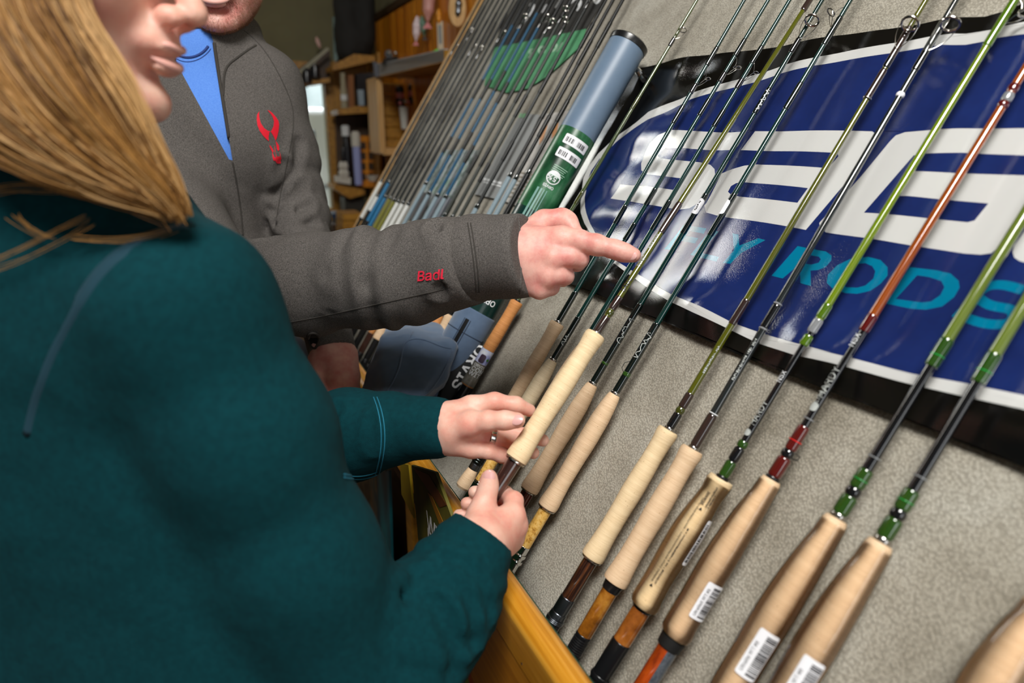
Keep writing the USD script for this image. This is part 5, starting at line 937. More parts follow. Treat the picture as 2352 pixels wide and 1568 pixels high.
vs = Thing('valance_shelf', 'dark wooden shelf above the bright window', 'shelf', at(hit(720, 190, DH, 4.4))); vs.wpart('board', slab([hit(x, y, DH, 4.35) for x, y in ((640, 196), (758, 178), (758, 188), (640, 206))], .24, DH), WOODS); vs.wpart('fascia', slab([hit(x, y, DH, 4.5) for x, y in ((640, 190), (752, 112), (758, 120), (758, 190))], .02, DH), WOODD); vs.wpart('sloped_edge', slab([hit(x, y, DH, 4.34) for x, y in ((660, 184), (752, 108), (756, 114), (664, 196))], .01, DH), mat('edge_pale', lin(150, 146, 124), .6))
for k, (x, y) in enumerate(((725, 178), (706, 190))): lath('jar', ('black jar with a bright round lid on the shelf above the window, right one', 'black jar on the shelf above the window, left one')[k], 'jar', (x, y), 4.32, 30, [(0, 11), (.7, 11), (.85, 8)], DARKB, cap=([(.5, 6), (.9, 6), (1, 3)], [STEEL, DARKB][k]))
bx('sticker', 'round green sticker at the top of the window casing', 'sticker', [(699, 190), (703, 188), (707, 190), (709, 195), (707, 200), (703, 202), (699, 200), (697, 195)], 4.5, .004, mat('sticker_green', lin(0, 150, 40), .5))
pp = Thing('pipe', 'pale teal upright pipe between the dark wall and the corner shelf', 'pipe', at(hit(772, 200, DH, 4.45))); pp.wpart('pipe', tube([hit(770, 40, DH, 4.54), hit(775, 214, DH, 4.54)], .019, 16), mat('pipe_teal', lin(128, 152, 148), .4)); pp.wpart('bracket', tube([hit(773, 142, DH, 4.54), hit(773.2, 148, DH, 4.54)], .023, 16), BLACKM)
jk = Thing('jacket', 'black jacket hung in the dark corner above the corner shelf', 'jacket', at(hit(810, 120, DH, 4.3))); sd = Sdf(.05); sd.cap(hit(790, -10, DH, 4.3), hit(805, 110, DH, 4.3), .07, .10).cap(hit(830, -10, DH, 4.3), hit(828, 100, DH, 4.3), .07, .09).cap(hit(846, 0, DH, 4.25), hit(846, 90, DH, 4.25), .035, .04)
jk.wpart('cloth', sd.mesh(.016, lambda P: (meshkit.fbm(P * 12, 3, 2) - .5) * .03), mat('cloth_jetblack', lin(20, 18, 14), .8), True); jk.wpart('hanger', tube([hit(800, -16, DH, 4.3), hit(822, -30, DH, 4.3), hit(842, -16, DH, 4.3)], .006), BLACKM)
cbn = Thing('cabinet', 'black cabinet under the lowest corner shelf', 'cabinet', at(hit(812, 500, DH, 4.3))); cbn.wpart('body', slab([hit(x, y, DH, 4.3) for x, y in ((792, 454), (838, 458), (838, 640), (800, 640))], .2, DH), mat('cabinet_black', lin(22, 20, 14), .5)); cbn.wpart('door', slab([hit(x, y, DH, 4.297) for x, y in ((797, 464), (833, 468), (833, 620), (804, 620))], .003, DH), mat('cabinet_door', lin(30, 28, 18), .5))
bnx = Thing('bin', 'dark blue plastic bin by the far counter', 'bin', at(hit(780, 520, DH, 3.6))); bnx.wpart('body', slab([hit(x, y, DH, 3.6) for x, y in ((770, 498), (800, 498), (796, 522), (776, 522))], .15, DH), mat('bin_blue', lin(14, 48, 80), .4)); bnx.wpart('rim', slab([hit(x, y, DH, 3.595) for x, y in ((764, 491), (806, 488), (806, 498), (764, 500))], .16, DH), mat('bin_blue', lin(14, 48, 80), .4))
wb = Thing('crate', 'rough yellow wooden crate behind the rack edge', 'crate', at(hit(808, 530, DH, 3.1)))
for y0, y1 in ((492, 507), (509, 526), (528, 546), (548, 570)): wb.wpart('slat', slab([hit(x, y, DH, 3.1) for x, y in ((788, y0), (832, y0 - 2), (832, y1 - 2), (788, y1))], .2, DH), WOODS)
stt = Thing('stand', 'dark brown box on the floor beside the crate', 'box', at(hit(780, 545, DH, 3.3))); stt.wpart('body', slab([hit(x, y, DH, 3.45) for x, y in ((766, 522), (788, 522), (788, 640), (768, 640))], .2, DH), WOODD); stt.wpart('lid', slab([hit(x, y, DH, 3.445) for x, y in ((763, 517), (791, 517), (791, 524), (763, 524))], .21, DH), WOODD)
lath('bowl', 'pale bowl at the right end of the lowest corner shelf', 'bowl', (856, 416), 4.05, 12, [(0, 8), (1, 16)], PALE)
# ---------------------------------------------------------------- people
def skin(name, a, b, c):
    return usdkit.material(stage, '/World/Looks/' + name, {'g': ('geometry', {}), 'n': ('noise_texture', {'scale': 38., 'detail': 4., 'roughness': .6}), 'n2': ('noise_texture', {'scale': 900., 'detail': 2.}),
        'r': ('rgb_ramp', {'ramp': [(.32, a), (.5, b), (.68, c)]}), 'b': ('bump', {'strength': .35, 'distance': .0004}),
        'p': ('principled_bsdf', {'roughness': .48, 'specular_ior_level': .4, 'subsurface_weight': .25, 'subsurface_scale': .004, 'subsurface_radius': (1., .35, .2)})},
        [('g.position', 'n.vector'), ('g.position', 'n2.vector'), ('n.fac', 'r.fac'), ('r.color', 'p.base_color'), ('n2.fac', 'b.height'), ('b.normal', 'p.normal')], surface='p.BSDF')
SKINW = skin('skin_woman', lin(220, 150, 134), lin(224, 168, 150), lin(230, 184, 166)); SKINM = skin('skin_man', lin(208, 130, 122), lin(218, 156, 144), lin(230, 176, 162))
NAIL = mat('nail', lin(222, 170, 164), .25, coat=.4); LIP = mat('lip', lin(224, 168, 156), .5)
TEALC = mat('fleece_teal', lin(0, 47, 53), .95, scale=160, ramp=[(.3, lin(0, 43, 49)), (.7, lin(1, 52, 58))], bump=.0004, bscale=900, spec=.15)
TEALS = mat('thread_teal', lin(10, 104, 128), .8); GREYC = mat('knit_grey', lin(84, 80, 77), .9, scale=700, ramp=[(.3, lin(58, 55, 53)), (.5, lin(86, 82, 79)), (.7, lin(108, 103, 99))], bump=.0004, bscale=1100, spec=.2)
GREYD = mat('thread_grey', lin(54, 50, 46), .9); BLUET = mat('jersey_blue', lin(76, 126, 214), .85, var=lin(92, 142, 222), scale=500, bump=.0003, bscale=900); NAVYT = mat('thread_blue', lin(30, 56, 120), .8)
RED = mat('print_red', lin(214, 10, 40), .6); DENIM = mat('trousers', lin(40, 44, 56), .9); SHOE = mat('shoe', lin(34, 28, 24), .6); BEARD = mat('stubble', lin(120, 78, 52), .7)
def head(sd, o, R, k=1.0, man=False):
    """Skull, jaw, nose, lips, sockets and ears about o; R's columns: to the face's left-right, forward, up."""
    P = lambda x, y, z: o + R @ (np.array([x, y, z]) * k); E3 = R.T
    sd.ell(P(0, -.018, .035), np.array([.074, .096, .084]) * k, E3, .02).ell(P(0, .028, -.028), np.array([.060, .056, .084]) * k, E3, .02)
    for s in (-1, 1):
        sd.cap(P(s * .050, .0, -.052), P(s * .018, .066, -.094), .019 * k, .015 * k, .02).ell(P(s * .036, .060, -.018), np.array([.024, .020, .026]) * k, E3, .014)
        sd.cap(P(s * .012, .078, .034), P(s * .046, .062, .034), .009 * k, .008 * k, .012).ell(P(s * .074, -.012, .0), np.array([.009, .020, .031]) * k, E3, .008)
        sd.ell(P(s * .031, .090, .008), np.array([.017, .010, .010]) * k, E3, .010, True)
    sd.cap(P(0, .084, .022), P(0, .111, -.026), .008 * k, .0098 * k, .012)
    for s in (-1, 1): sd.ell(P(s * .0125, .097, -.032), np.array([.0085, .011, .0085]) * k, E3, .006)
    sd.ell(P(0, .080, -.052), np.array([.028, .018, .016]) * k, E3, .010).ell(P(0, .0925, -.0545), np.array([.021, .0075, .0055]) * k, E3, .004).ell(P(0, .0905, -.069), np.array([.018, .0085, .0070]) * k, E3, .004)
    sd.ell(P(0, .101, -.0615), np.array([.024, .010, .0016]) * k, E3, .003, True).ell(P(0, .078, -.098), np.array([.020, .015, .015]) * k, E3, .012)
    for s in (-1, 1): sd.ell(P(s * .0062, .104, -.0405), np.array([.0032, .0045, .0035]) * k, E3, .002, True)
    return P
def hair_cap(P, R, k, grow, back, res=.006):
    sd = Sdf(.02); sd.ell(P(0, -.024, .040), np.array([.078 + grow, .098 + grow, .084 + grow]) * k, R.T).ell(P(0, -.06, -.02), np.array([.072 + grow, .062 + grow, .075 + back]) * k, R.T)
    return sd.mesh(res, clip=[(P(0, .062, .055), R @ np.array([0, .85, -.5])), ] )
def eyes(T, P, R, k):
    for s in (-1, 1):
        T.wpart('eye', ball(P(s * .031, .0745, .008), .0118 * k), mat('eye_white', lin(226, 222, 216), .2)); T.wpart('eyebrow', tube(smooth_curve([P(s * .014, .089, .031), P(s * .032, .086, .037), P(s * .048, .070, .033)], 9), [.0015, .002, .002, .0022, .002, .002, .0018, .0014, .001], 6), BEARD)
        T.wpart('iris', ball(P(s * .031, .0815, .008), .0056 * k), mat('eye_iris', lin(60, 70, 60), .2))
def nail(T, p, along, out, l, w, M=NAIL):
    along = along / np.linalg.norm(along); out = out - (out @ along) * along; out /= np.linalg.norm(out); sd_ = np.cross(out, along); v = np.asarray(_ico.vertices)
    T.wpart('fingernail', (p + v[:, :1] * along * l + v[:, 1:2] * sd_ * w + v[:, 2:3] * out * .0011 - (v[:, 1:2] ** 2) * out * .0016, np.array(_ico.faces)), M, True)
CH = lambda *q: [(C(x, y, d), r * .001) for x, y, d, r in q]
def CREASE(lst):
    from scipy.spatial import cKDTree
    ks = [(cKDTree(resample(np.array([C(x, y, d) for x, y in smooth_curve(p, 40)]), .003)), a, w) for p, d, a, w in lst]
    def f(P):
        o = np.zeros(len(P))
        for k, a, w in ks:
            q = k.query(P, distance_upper_bound=.05)[0]; q = np.where(np.isfinite(q), q, 1.); x = q / w; o += a * (np.exp(-x ** 2) - .45 * np.exp(-((x - 2.0) / .9) ** 2))
        return o
    return f
def folds(seed, amp, sc, axis=None):
    def f(P):
        Q = P * sc
        if axis is not None: Q = Q + axis * ((P @ axis) * sc * 2.2)[:, None]
        n = meshkit.fbm(Q, 3, seed); return amp * (1 - np.abs(2 * n - 1) * 2.0)
    return f

# ================================ the woman
wo_base = se(.05, .86, 0); wo = np.array([C(330, 900, .66)[0], C(330, 900, .66)[1], 0])
W = Thing('person', 'person with long blonde hair and teal sweatshirt, holding a rod with both hands', 'person', at(wo))
fw = RIGHT * .985 + np.cross([0, 0, 1.0], RIGHT) * .05; fw = fw / np.linalg.norm(fw); pt = math.radians(9)
f_ = fw * math.cos(pt) - np.array([0, 0, 1]) * math.sin(pt); u_ = fw * math.sin(pt) + np.array([0, 0, 1]) * math.cos(pt); Rw = np.stack([np.cross(f_, u_), f_, u_], 1)
hc = C(476, 43, .53) - Rw @ np.array([0, .1205, -.028])
sd = Sdf(.02); PW = head(sd, hc, Rw, 1.0); sd.cap(PW(0, -.028, -.06), C(190, 520, .60), .052, .062, .03)
wh = sd.mesh(.0026)
shR, elR, wrR = C(430, 705, .545), C(850, 1610, .645), C(1098, 1240, .705)
shL, elL, wrL = C(430, 640, .88), C(640, 1030, .93), C(1035, 982, .800)
sd = Sdf(.04); sd.cap(C(190, 520, .60), C(200, 700, .68), .06, .10).cap(C(180, 760, .68), C(300, 1700, .74), .115, .105).cap(shR, C(210, 680, .66), .05, .08).cap(shL, C(210, 680, .68), .045, .08).cap(C(300, 1700, .74), wo + [0, 0, .88], .105, .13)
sd.cap(shR, elR, .048, .038).cap(elR, wrR, .036, .024).cap(shL, elL, .042, .036).cap(elL, wrL, .034, .025); wb_ = sd.mesh(.009)
# left hand: thumb in front, ring finger with a ring, fingers pass behind the grip
sd = Sdf(.007)
sd.chain(CH((985, 978, .812, 26), (1030, 982, .802, 24)), .015); sd.cap(*[C(1030, 962, .800), C(1082, 936, .797)], .020, .0135, .014).cap(C(1030, 975, .802), C(1096, 962, .808), .020, .0125, .014).cap(C(1032, 992, .800), C(1088, 1000, .800), .020, .0125, .014).cap(C(1035, 1008, .798), C(1082, 1030, .793), .018, .0115, .014)
sd.chain(CH((1040, 985, .786, 18), (1082, 972, .774, 14), (1120, 966, .764, 10.6), (1160, 965, .757, 9.6), (1188, 965, .7545, 8.9)), .008)
sd.chain(CH((1082, 934, .797, 13), (1136, 922, .793, 10.2), (1185, 929, .795, 8.8), (1216, 942, .803, 7.6)), .006)
sd.chain(CH((1096, 962, .808, 12), (1150, 985, .812, 9.6), (1210, 1000, .812, 8.4), (1247, 1011, .803, 7.4)), .004)
sd.chain(CH((1088, 1000, .800, 11.5), (1130, 1003, .797, 9.2), (1178, 1016, .805, 8.4), (1225, 1040, .799, 7.2)), .004)
sd.chain(CH((1082, 1030, .793, 10.8), (1122, 1036, .790, 8.6), (1152, 1047, .795, 7.8), (1186, 1058, .800, 6.8)), .004)
lh = sd.mesh(.0018)
# right hand round the reel seat: thumb up along it, fingers wrap behind
sd = Sdf(.007)
sd.chain(CH((1072, 1290, .690, 27), (1098, 1245, .703, 24)), .015); sd.cap(C(1100, 1240, .706), C(1176, 1180, .742), .022, .013, .014).cap(C(1105, 1245, .708), C(1184, 1206, .748), .021, .0125, .014).cap(C(1110, 1255, .708), C(1176, 1235, .752), .020, .012, .014).cap(C(1112, 1262, .706), C(1160, 1254, .752), .018, .0112, .014)
sd.chain(CH((1098, 1215, .712, 18), (1104, 1180, .726, 13.5), (1114, 1146, .733, 10.6), (1122, 1116, .734, 9.4), (1124, 1096, .734, 8.6)), .008)
sd.chain(CH((1178, 1180, .742, 12.4), (1180, 1150, .758, 10.2), (1158, 1133, .782, 9), (1118, 1131, .800, 8.2), (1090, 1130, .800, 7.6)), .005)
sd.chain(CH((1186, 1206, .748, 12), (1180, 1186, .774, 10), (1140, 1164, .802, 8.8), (1102, 1158, .806, 8.2), (1072, 1156, .804, 7.6)), .005)
sd.chain(CH((1178, 1235, .752, 11.5), (1172, 1215, .780, 9.4), (1126, 1192, .808, 8.4), (1084, 1186, .808, 7.8), (1054, 1183, .806, 7.2)), .005)
sd.chain(CH((1160, 1254, .752, 10.5), (1150, 1236, .782, 8.4), (1110, 1218, .806, 7.6), (1078, 1212, .806, 6.8)), .005)
rh = sd.mesh(.0018)
W.wpart('body', union([wb_, wh, lh, rh]), SKINW, smooth=True)
eyes(W, PW, Rw, 1.0)
a = PW(-.022, .0915, -.0545); W.wpart('lip', tube(smooth_curve([PW(-.021, .086, -.0585), PW(-.010, .0985, -.0535), PW(0, .1005, -.0550), PW(.010, .0985, -.0535), PW(.021, .086, -.0585)], 13), [.0008, .002, .0028, .003, .0031, .003, .003, .003, .0031, .003, .0028, .002, .0008], 8), LIP, True)
W.wpart('lip', tube(smooth_curve([PW(-.019, .086, -.063), PW(-.009, .0965, -.0675), PW(0, .0985, -.0685), PW(.009, .0965, -.0675), PW(.019, .086, -.063)], 13), [.0008, .002, .003, .0036, .0038, .0038, .0038, .0038, .0038, .0036, .003, .002, .0008], 8), LIP, True)
cam_ = lambda p: (EYE - p) / np.linalg.norm(EYE - p)
p = C(1186, 963, .7545); nail(W, p + cam_(p) * .0083, C(1190, 964, .7545) - C(1165, 964, .757), cam_(p) + UPV * .25, .0078, .0062)
p = C(1124, 1097, .734); nail(W, p + cam_(p) * .0083, C(1124, 1090, .734) - C(1122, 1120, .734), cam_(p), .0080, .0064)
rc, rx = C(1131, 1003, .797), C(1150, 1008, .800) - C(1115, 1001, .797); rx /= np.linalg.norm(rx); ra = np.cross(rx, BACK); ra /= np.linalg.norm(ra); rb_ = np.cross(rx, ra); v, f = lathe([(-.0035, .0093), (-.0035, .0104), (-.0028, .0109), (-.002, .0106), (.002, .0106), (.0028, .0109), (.0035, .0104), (.0035, .0093), (-.0035, .0093)], 40, False)
rg = Thing('ring', 'silver wedding ring with two edge lines on the left hand holding the rod', 'ring', at(rc)); rg.wpart('band', (rc + v[:, :1] * ra + v[:, 1:2] * rb_ + v[:, 2:3] * rx, f), STEEL, 40)
# sweatshirt
sd = Sdf(.035)
sd.cap(C(150, 560, .60), C(180, 740, .68), .085, .125).cap(C(180, 760, .68), C(260, 1700, .74), .142, .135).cap(C(260, 1700, .74), wo + [0, 0, .86], .138, .155)
sd.cap(C(200, 850, .625), C(500, 1640, .665), .10, .085, .06); sd.cap(C(320, 880, .588), C(610, 1560, .638), .068, .066, .05); sd.cap(C(230, 600, .60), shR, .085, .064, .07).cap(C(250, 620, .70), shL, .085, .060)
sd.chain([(shR, .064), (C(560, 1000, .575), .0685), (C(690, 1290, .605), .066), (elR + (C(690, 1290, .605) - elR) * .15, .060)], .03); sd.chain([(elR, .058), (C(960, 1465, .665), .0535), (C(1034, 1356, .684), .0475), (C(1090, 1258, .700), .0385)], .03)
sd.chain([(shL, .060), (elL, .056), (C(800, 1000, .865), .052), (C(890, 985, .840), .046)], .03); sd.chain([(C(890, 985, .840), .042), (C(1000, 981, .808), .037)], .012)
ax_ = (wrR - elR) / np.linalg.norm(wrR - elR)
WCR = CREASE([([(1008, 1286), (1068, 1300), (1112, 1360), (1122, 1430)], .645, .006, .006), ([(960, 1326), (1036, 1330), (1082, 1400), (1086, 1480)], .633, .007, .007), ([(912, 1372), (984, 1376), (1036, 1440), (1040, 1530)], .620, .006, .008), ([(872, 1352), (900, 1400), (940, 1440)], .625, .009, .010), ([(772, 930), (768, 975), (764, 1016)], .815, .006, .007), ([(846, 950), (850, 1000), (838, 1060)], .79, .006, .006)])
def wfold(P):
    d = .0035 * (meshkit.fbm(P * 14, 3, 11) - .5) * 2
    q = (P - elR) @ ax_; near = np.exp(-((q - .11) / .085) ** 2) * (np.linalg.norm(P - (elR + np.outer(np.clip(q, 0, .3), ax_)), axis=1) < .09); w = (P @ (UPV * .75 + RIGHT * .66)) * 60 + 7 * meshkit.noise(P * 16, 3)
    d += near * .0050 * (np.abs(np.sin(w * 1.7)) - .6)
    return d - WCR(P)
sw = sd.mesh(.0052, wfold, clip=[(C(1104, 1216, .706), ax_, .085), (C(1042, 981, .800), (wrL - C(890, 985, .84)) / np.linalg.norm(wrL - C(890, 985, .84)), .08)])
W.wpart('sweatshirt', sw, TEALC, smooth=True, label='teal fleece sweatshirt')
sm = trimesh.Trimesh(*sw, process=False)
def seam(T, tm, pix, M, r, lift=.0003, guess=.8, name='seam', n=50):
    p, _ = drape(tm, smooth_curve(pix, n), lift, guess); T.wpart(name, tube(p, r, 6), M, smooth=True)
seam(W, sm, [(432, 520), (330, 548), (232, 622), (160, 730), (100, 860), (60, 1000)], mat('seam_tape', lin(0, 48, 62), .9), .011, -.0092)
for dx in (-4, 4): seam(W, sm, [(862 + dx, 912), (874 + dx, 950), (880 + dx, 1000), (874 + dx, 1060), (866 + dx, 1088)], TEALS, .0007)
for dy in (-3, 4): seam(W, sm, [(790, 1092 + dy), (825, 1096 + dy), (866, 1086 + dy)], TEALS, .0007)
# trousers and shoes carry her to the floor
hp = wo + np.array([0, 0, .86]); sd = Sdf(.03); side = np.cross([0, 0, 1.0], fw)
for s in (-1, 1): sd.cap(hp + side * s * .07, wo + side * s * .10 + [0, 0, .46], .095, .065).cap(wo + side * s * .10 + [0, 0, .46], wo + side * s * .10 + [0, 0, .07], .062, .048)
W.wpart('trousers', sd.mesh(.012), DENIM, True)
for s in (-1, 1): W.wpart('shoe', hull_balls([wo + side * s * .10 - fw * .05 + [0, 0, .045], wo + side * s * .10 + fw * .10 + [0, 0, .035], wo + side * s * .10 + fw * .17 + [0, 0, .03], wo + side * s * .10 - fw * .03 + [0, 0, .08]], [.045, .042, .03, .04]), SHOE, 40)
# hair: a cap on the skull and a fall of strands past the cheek to the shoulder
W.wpart('hair_cap', hair_cap(PW, Rw, 1.0, .006, .0), mat('hair_base', lin(136, 100, 54), .6, scale=30, stretch=(1, 1, .1), ramp=[(.3, lin(112, 78, 40)), (.7, lin(176, 138, 84))]), True)
G = [[(150, -290, .452), (138, -120, .446), (150, 0, .446), (218, 120, .450), (292, 232, .456), (345, 340, .466), (393, 430, .476), (408, 480, .482)],
     [(60, -290, .446), (62, -120, .440), (82, 0, .440), (152, 130, .444), (232, 252, .450), (310, 352, .460), (380, 440, .472), (405, 484, .480)],
     [(-30, -280, .446), (-20, -120, .438), (4, 0, .438), (82, 152, .440), (172, 272, .446), (272, 372, .458), (360, 442, .470), (400, 482, .479)],
     [(-110, -240, .450), (-90, -20, .440), (-32, 100, .440), (42, 212, .442), (132, 312, .448), (242, 392, .460), (340, 444, .471), (395, 479, .479)],
     [(-160, -180, .456), (-130, 80, .446), (-62, 200, .444), (22, 292, .446), (112, 352, .453), (222, 408, .463), (320, 448, .473), (390, 478, .480)],
     [(-200, -100, .464), (-165, 150, .454), (-85, 270, .452), (0, 325, .452), (100, 376, .458), (200, 414, .467), (300, 446, .475), (386, 477, .481)]]
gp = [np.array([C(*q) for q in smooth_curve(g, 26)]) for g in G]
def strand(u, jit, rng):
    x = u * (len(gp) - 1); i = min(int(x), len(gp) - 2); t = x - i; p = gp[i] * (1 - t) + gp[i + 1] * t
    w = np.linspace(0, 1, 26)[:, None]; taper = .35 + .65 * (1 - w ** 3); o = rng.normal(0, 1, 3) * jit
    return p + o * taper + np.array([.0025, .0025, .0025]) * np.sin(w * rng.uniform(5, 12) + rng.uniform(0, 6)) * rng.normal(0, 1, 3)
HC = [('hair_gold', (158, 114, 58)), ('hair_blond', (190, 150, 98)), ('hair_brown', (92, 60, 28)), ('hair_honey', (130, 90, 44))]
HM = [mat(n, lin(*c), .45, spec=.25) for n, c in HC]
rg_ = np.random.default_rng(5); groups = [[] for _ in HC]
for k in range(9000):
    u = rg_.uniform(0, 1); band = math.sin(u * 41) + .8 * math.sin(u * 23 + 1) + rg_.normal(0, .22)
    c = 1 if band > .75 else 0 if band > 0 else 3 if band > -.8 else 2
    groups[c].append(strand(u, rg_.choice([.003, .005, .007]), rg_))
def curves(path, pts, M, w0, w1, label=None):
    b = UsdGeom.BasisCurves.Define(stage, path); b.CreateTypeAttr('linear'); n = len(pts[0])
    b.CreatePointsAttr(Vt.Vec3fArray.FromNumpy(np.vstack(pts).astype(np.float32))); b.CreateCurveVertexCountsAttr(Vt.IntArray.FromNumpy(np.full(len(pts), n, np.int32)))
    b.CreateWidthsAttr(Vt.FloatArray.FromNumpy(np.tile(np.linspace(w0, w1, n), len(pts)).astype(np.float32))); b.SetWidthsInterpolation('vertex')
    UsdShade.MaterialBindingAPI.Apply(b.GetPrim()).Bind(M); tag(b, label, kind='stuff')
for c, (nm, _) in enumerate(HC): curves(numbered(W.path, 'hair_strands'), [p - wo for p in groups[c]], HM[c], .0009, .0006)
core = []
for i, g in enumerate(gp): core.append(g + np.array([0, 0, 0]) - BACK * .012)
cv = np.vstack(core); n0 = 26; fq = []
for i in range(len(gp) - 1):
    for j in range(n0 - 1): a = i * n0 + j; fq += [(a, a + 1, a + n0 + 1), (a, a + n0 + 1, a + n0)]
cv2 = np.vstack([cv, cv - BACK * .012]); fq = np.array(fq); W.wpart('hair_underlayer', (cv2, np.vstack([fq, fq[:, ::-1] + len(cv)])), mat('hair_under', lin(120, 84, 42), .6, scale=60, stretch=(1, 1, .2), ramp=[(.3, lin(96, 64, 30)), (.7, lin(160, 118, 64))]), True)
wis = []
for q in ([(-40, 620, .49), (40, 590, .485), (110, 556, .482), (165, 528, .48), (205, 508, .48)], [(170, 548, .482), (240, 552, .483), (310, 546, .486), (385, 528, .49)], [(40, 500, .485), (80, 530, .482), (120, 548, .482)], [(-20, 440, .485), (60, 430, .48), (150, 432, .482), (230, 420, .486)]):
    base = np.array([C(*p) for p in smooth_curve(q, 18)]); wis += [base + rg_.normal(0, .0022, 3) + np.sin(np.linspace(0, 3, 18))[:, None] * rg_.normal(0, .0016, 3) - wo for _ in range(7)]
curves(numbered(W.path, 'hair_wisps'), wis, HM[0], .0004, .0002)

# ================================ the man
mo = np.array([C(470, 500, 1.30)[0], C(470, 500, 1.30)[1], 0])
Mn = Thing('person', 'person in a grey zip jacket over a blue T-shirt, pointing at the held rod', 'person', at(mo))
f_ = BACK * .80 + RIGHT * .22 - np.array([0, 0, 1]) * .34; f_ /= np.linalg.norm(f_); x_ = np.cross(f_, [0, 0, 1]); x_ /= np.linalg.norm(x_); u_ = np.cross(x_, f_); Rm = np.stack([x_, f_, u_], 1)
hm_ = C(502, 66, 1.16) - Rm @ np.array([0, .084, -.110]); sd = Sdf(.02); PM = head(sd, hm_, Rm, 1.03); sd.cap(PM(0, -.03, -.06), C(462, 150, 1.27), .058, .066, .03); mh = sd.mesh(.0030)
shr, elr, wrr = C(250, 230, 1.24), C(470, 642, 1.10), C(1170, 589, .868)
shl, ell_, wrl = C(606, 195, 1.28), C(682, 480, 1.31), C(760, 790, 1.205)
cw_ = C(470, 330, 1.30)
sd = Sdf(.05); sd.cap(C(460, 190, 1.28), C(470, 900, 1.34), .10, .11).cap(C(300, 240, 1.26), C(620, 200, 1.29), .055, .055).cap(C(470, 900, 1.34), mo + [0, 0, .92], .11, .12)
sd.cap(shr, elr, .05, .042).cap(elr, wrr, .040, .030).cap(shl, ell_, .048, .042).cap(ell_, wrl, .040, .028); mb = sd.mesh(.010)
sd = Sdf(.007)       # right hand, back to the eye, index stretched
sd.chain(CH((1150, 590, .874, 31), (1196, 590, .862, 29)), .018)
sd.cap(C(1205, 560, .860), C(1292, 549, .838), .024, .0152, .014).cap(C(1205, 585, .858), C(1270, 592, .834), .025, .0146, .014).cap(C(1205, 612, .860), C(1258, 633, .838), .024, .0136, .014).cap(C(1205, 640, .866), C(1240, 664, .848), .022, .0125, .014)
sd.chain(CH((1292, 549, .838, 15.2), (1330, 553, .830, 12.6), (1368, 562, .824, 11.3), (1410, 572, .819, 10.4), (1434, 580, .816, 9.9), (1456, 586, .814, 8.6)), .008)
sd.ell(C(1371, 562, .8225), np.array([.0112, .0112, .0112]), None, .006)
sd.chain(CH((1270, 592, .834, 14), (1310, 590, .832, 12.2), (1330, 594, .838, 11.6), (1326, 604, .860, 10), (1290, 606, .872, 9)), .005)
sd.chain(CH((1258, 633, .838, 13), (1286, 631, .840, 11.2), (1298, 634, .846, 10.6), (1292, 640, .868, 9.4), (1262, 640, .876, 8.6)), .005)
sd.chain(CH((1240, 664, .848, 11.6), (1258, 661, .852, 9.8), (1267, 660, .858, 9.2), (1258, 664, .876, 8.2), (1236, 660, .880, 7.8)), .005)
sd.chain(CH((1205, 545, .876, 21), (1250, 510, .880, 14.5), (1290, 502, .880, 11.8), (1304, 510, .876, 11), (1326, 540, .866, 9.6)), .010)
mr = sd.mesh(.0019)
sd = Sdf(.008)       # left hand, a loose fist hanging
sd.chain(CH((762, 770, 1.206, 29), (760, 812, 1.195, 28)), .018); sd.cap(C(750, 815, 1.195), C(742, 862, 1.178), .026, .018, .016).cap(C(765, 815, 1.195), C(768, 872, 1.170), .028, .0175, .016).cap(C(780, 818, 1.195), C(792, 872, 1.176), .026, .0165, .016).cap(C(790, 820, 1.198), C(808, 864, 1.186), .022, .0145, .016)
for q in (((742, 864, 1.178, 15), (738, 896, 1.168, 12), (744, 920, 1.190, 10.5)), ((768, 874, 1.170, 15.5), (766, 906, 1.166, 12.5), (768, 924, 1.192, 10.5)), ((792, 872, 1.176, 14.5), (792, 904, 1.172, 12), (790, 920, 1.198, 10)), ((808, 862, 1.186, 12.5), (812, 892, 1.184, 10.5), (806, 908, 1.206, 9))): sd.chain(CH(*q), .006)
sd.chain(CH((728, 830, 1.18, 17), (722, 862, 1.160, 12.5), (728, 892, 1.150, 10.5), (738, 908, 1.150, 9.6)), .008); ml = sd.mesh(.003)
Mn.wpart('body', union([mb, mh, mr, ml]), SKINM, smooth=True); eyes(Mn, PM, Rm, 1.03)
p = C(1449, 585, .8145); nail(Mn, p + (cam_(p) * .85 + UPV * .1) * .0094 - UPV * .001, C(1456, 587, .814) - C(1434, 580, .816), cam_(p), .0074, .0064)
Mn.wpart('lip', tube(smooth_curve([PM(-.023, .085, -.062), PM(-.010, .0985, -.067), PM(0, .1005, -.068), PM(.010, .0985, -.067), PM(.023, .085, -.062)], 13), [.001, .002, .003, .0038, .004, .004, .004, .004, .004, .0038, .003, .002, .001], 8), LIP, True)
rs = np.random.default_rng(9); hv_, hf_ = mh; tmh = trimesh.Trimesh(hv_, hf_, process=False); sp, si = trimesh.sample.sample_surface(tmh, 60000, seed=4); loc = (sp - hm_) @ Rm / 1.03
keep = (loc[:, 2] < -.052) & (loc[:, 1] > .0) & (loc[:, 2] > -.135) & ~((np.abs(loc[:, 0]) < .022) & (loc[:, 2] > -.078) & (loc[:, 1] > .085)); sp, sn = sp[keep][:9000], tmh.face_normals[si[keep]][:9000]
curves(numbered(Mn.path, 'stubble'), [np.stack([p - mo, p + n * .0014 + np.array([0, 0, -.0008]) - mo, p + n * .0024 + np.array([0, 0, -.0020]) - mo]) for p, n in zip(sp, sn)], BEARD, .00030, .00012)
Mn.wpart('hair_cap', hair_cap(PM, Rm, 1.03, .004, .0), mat('hair_man', lin(70, 48, 30), .7), True)
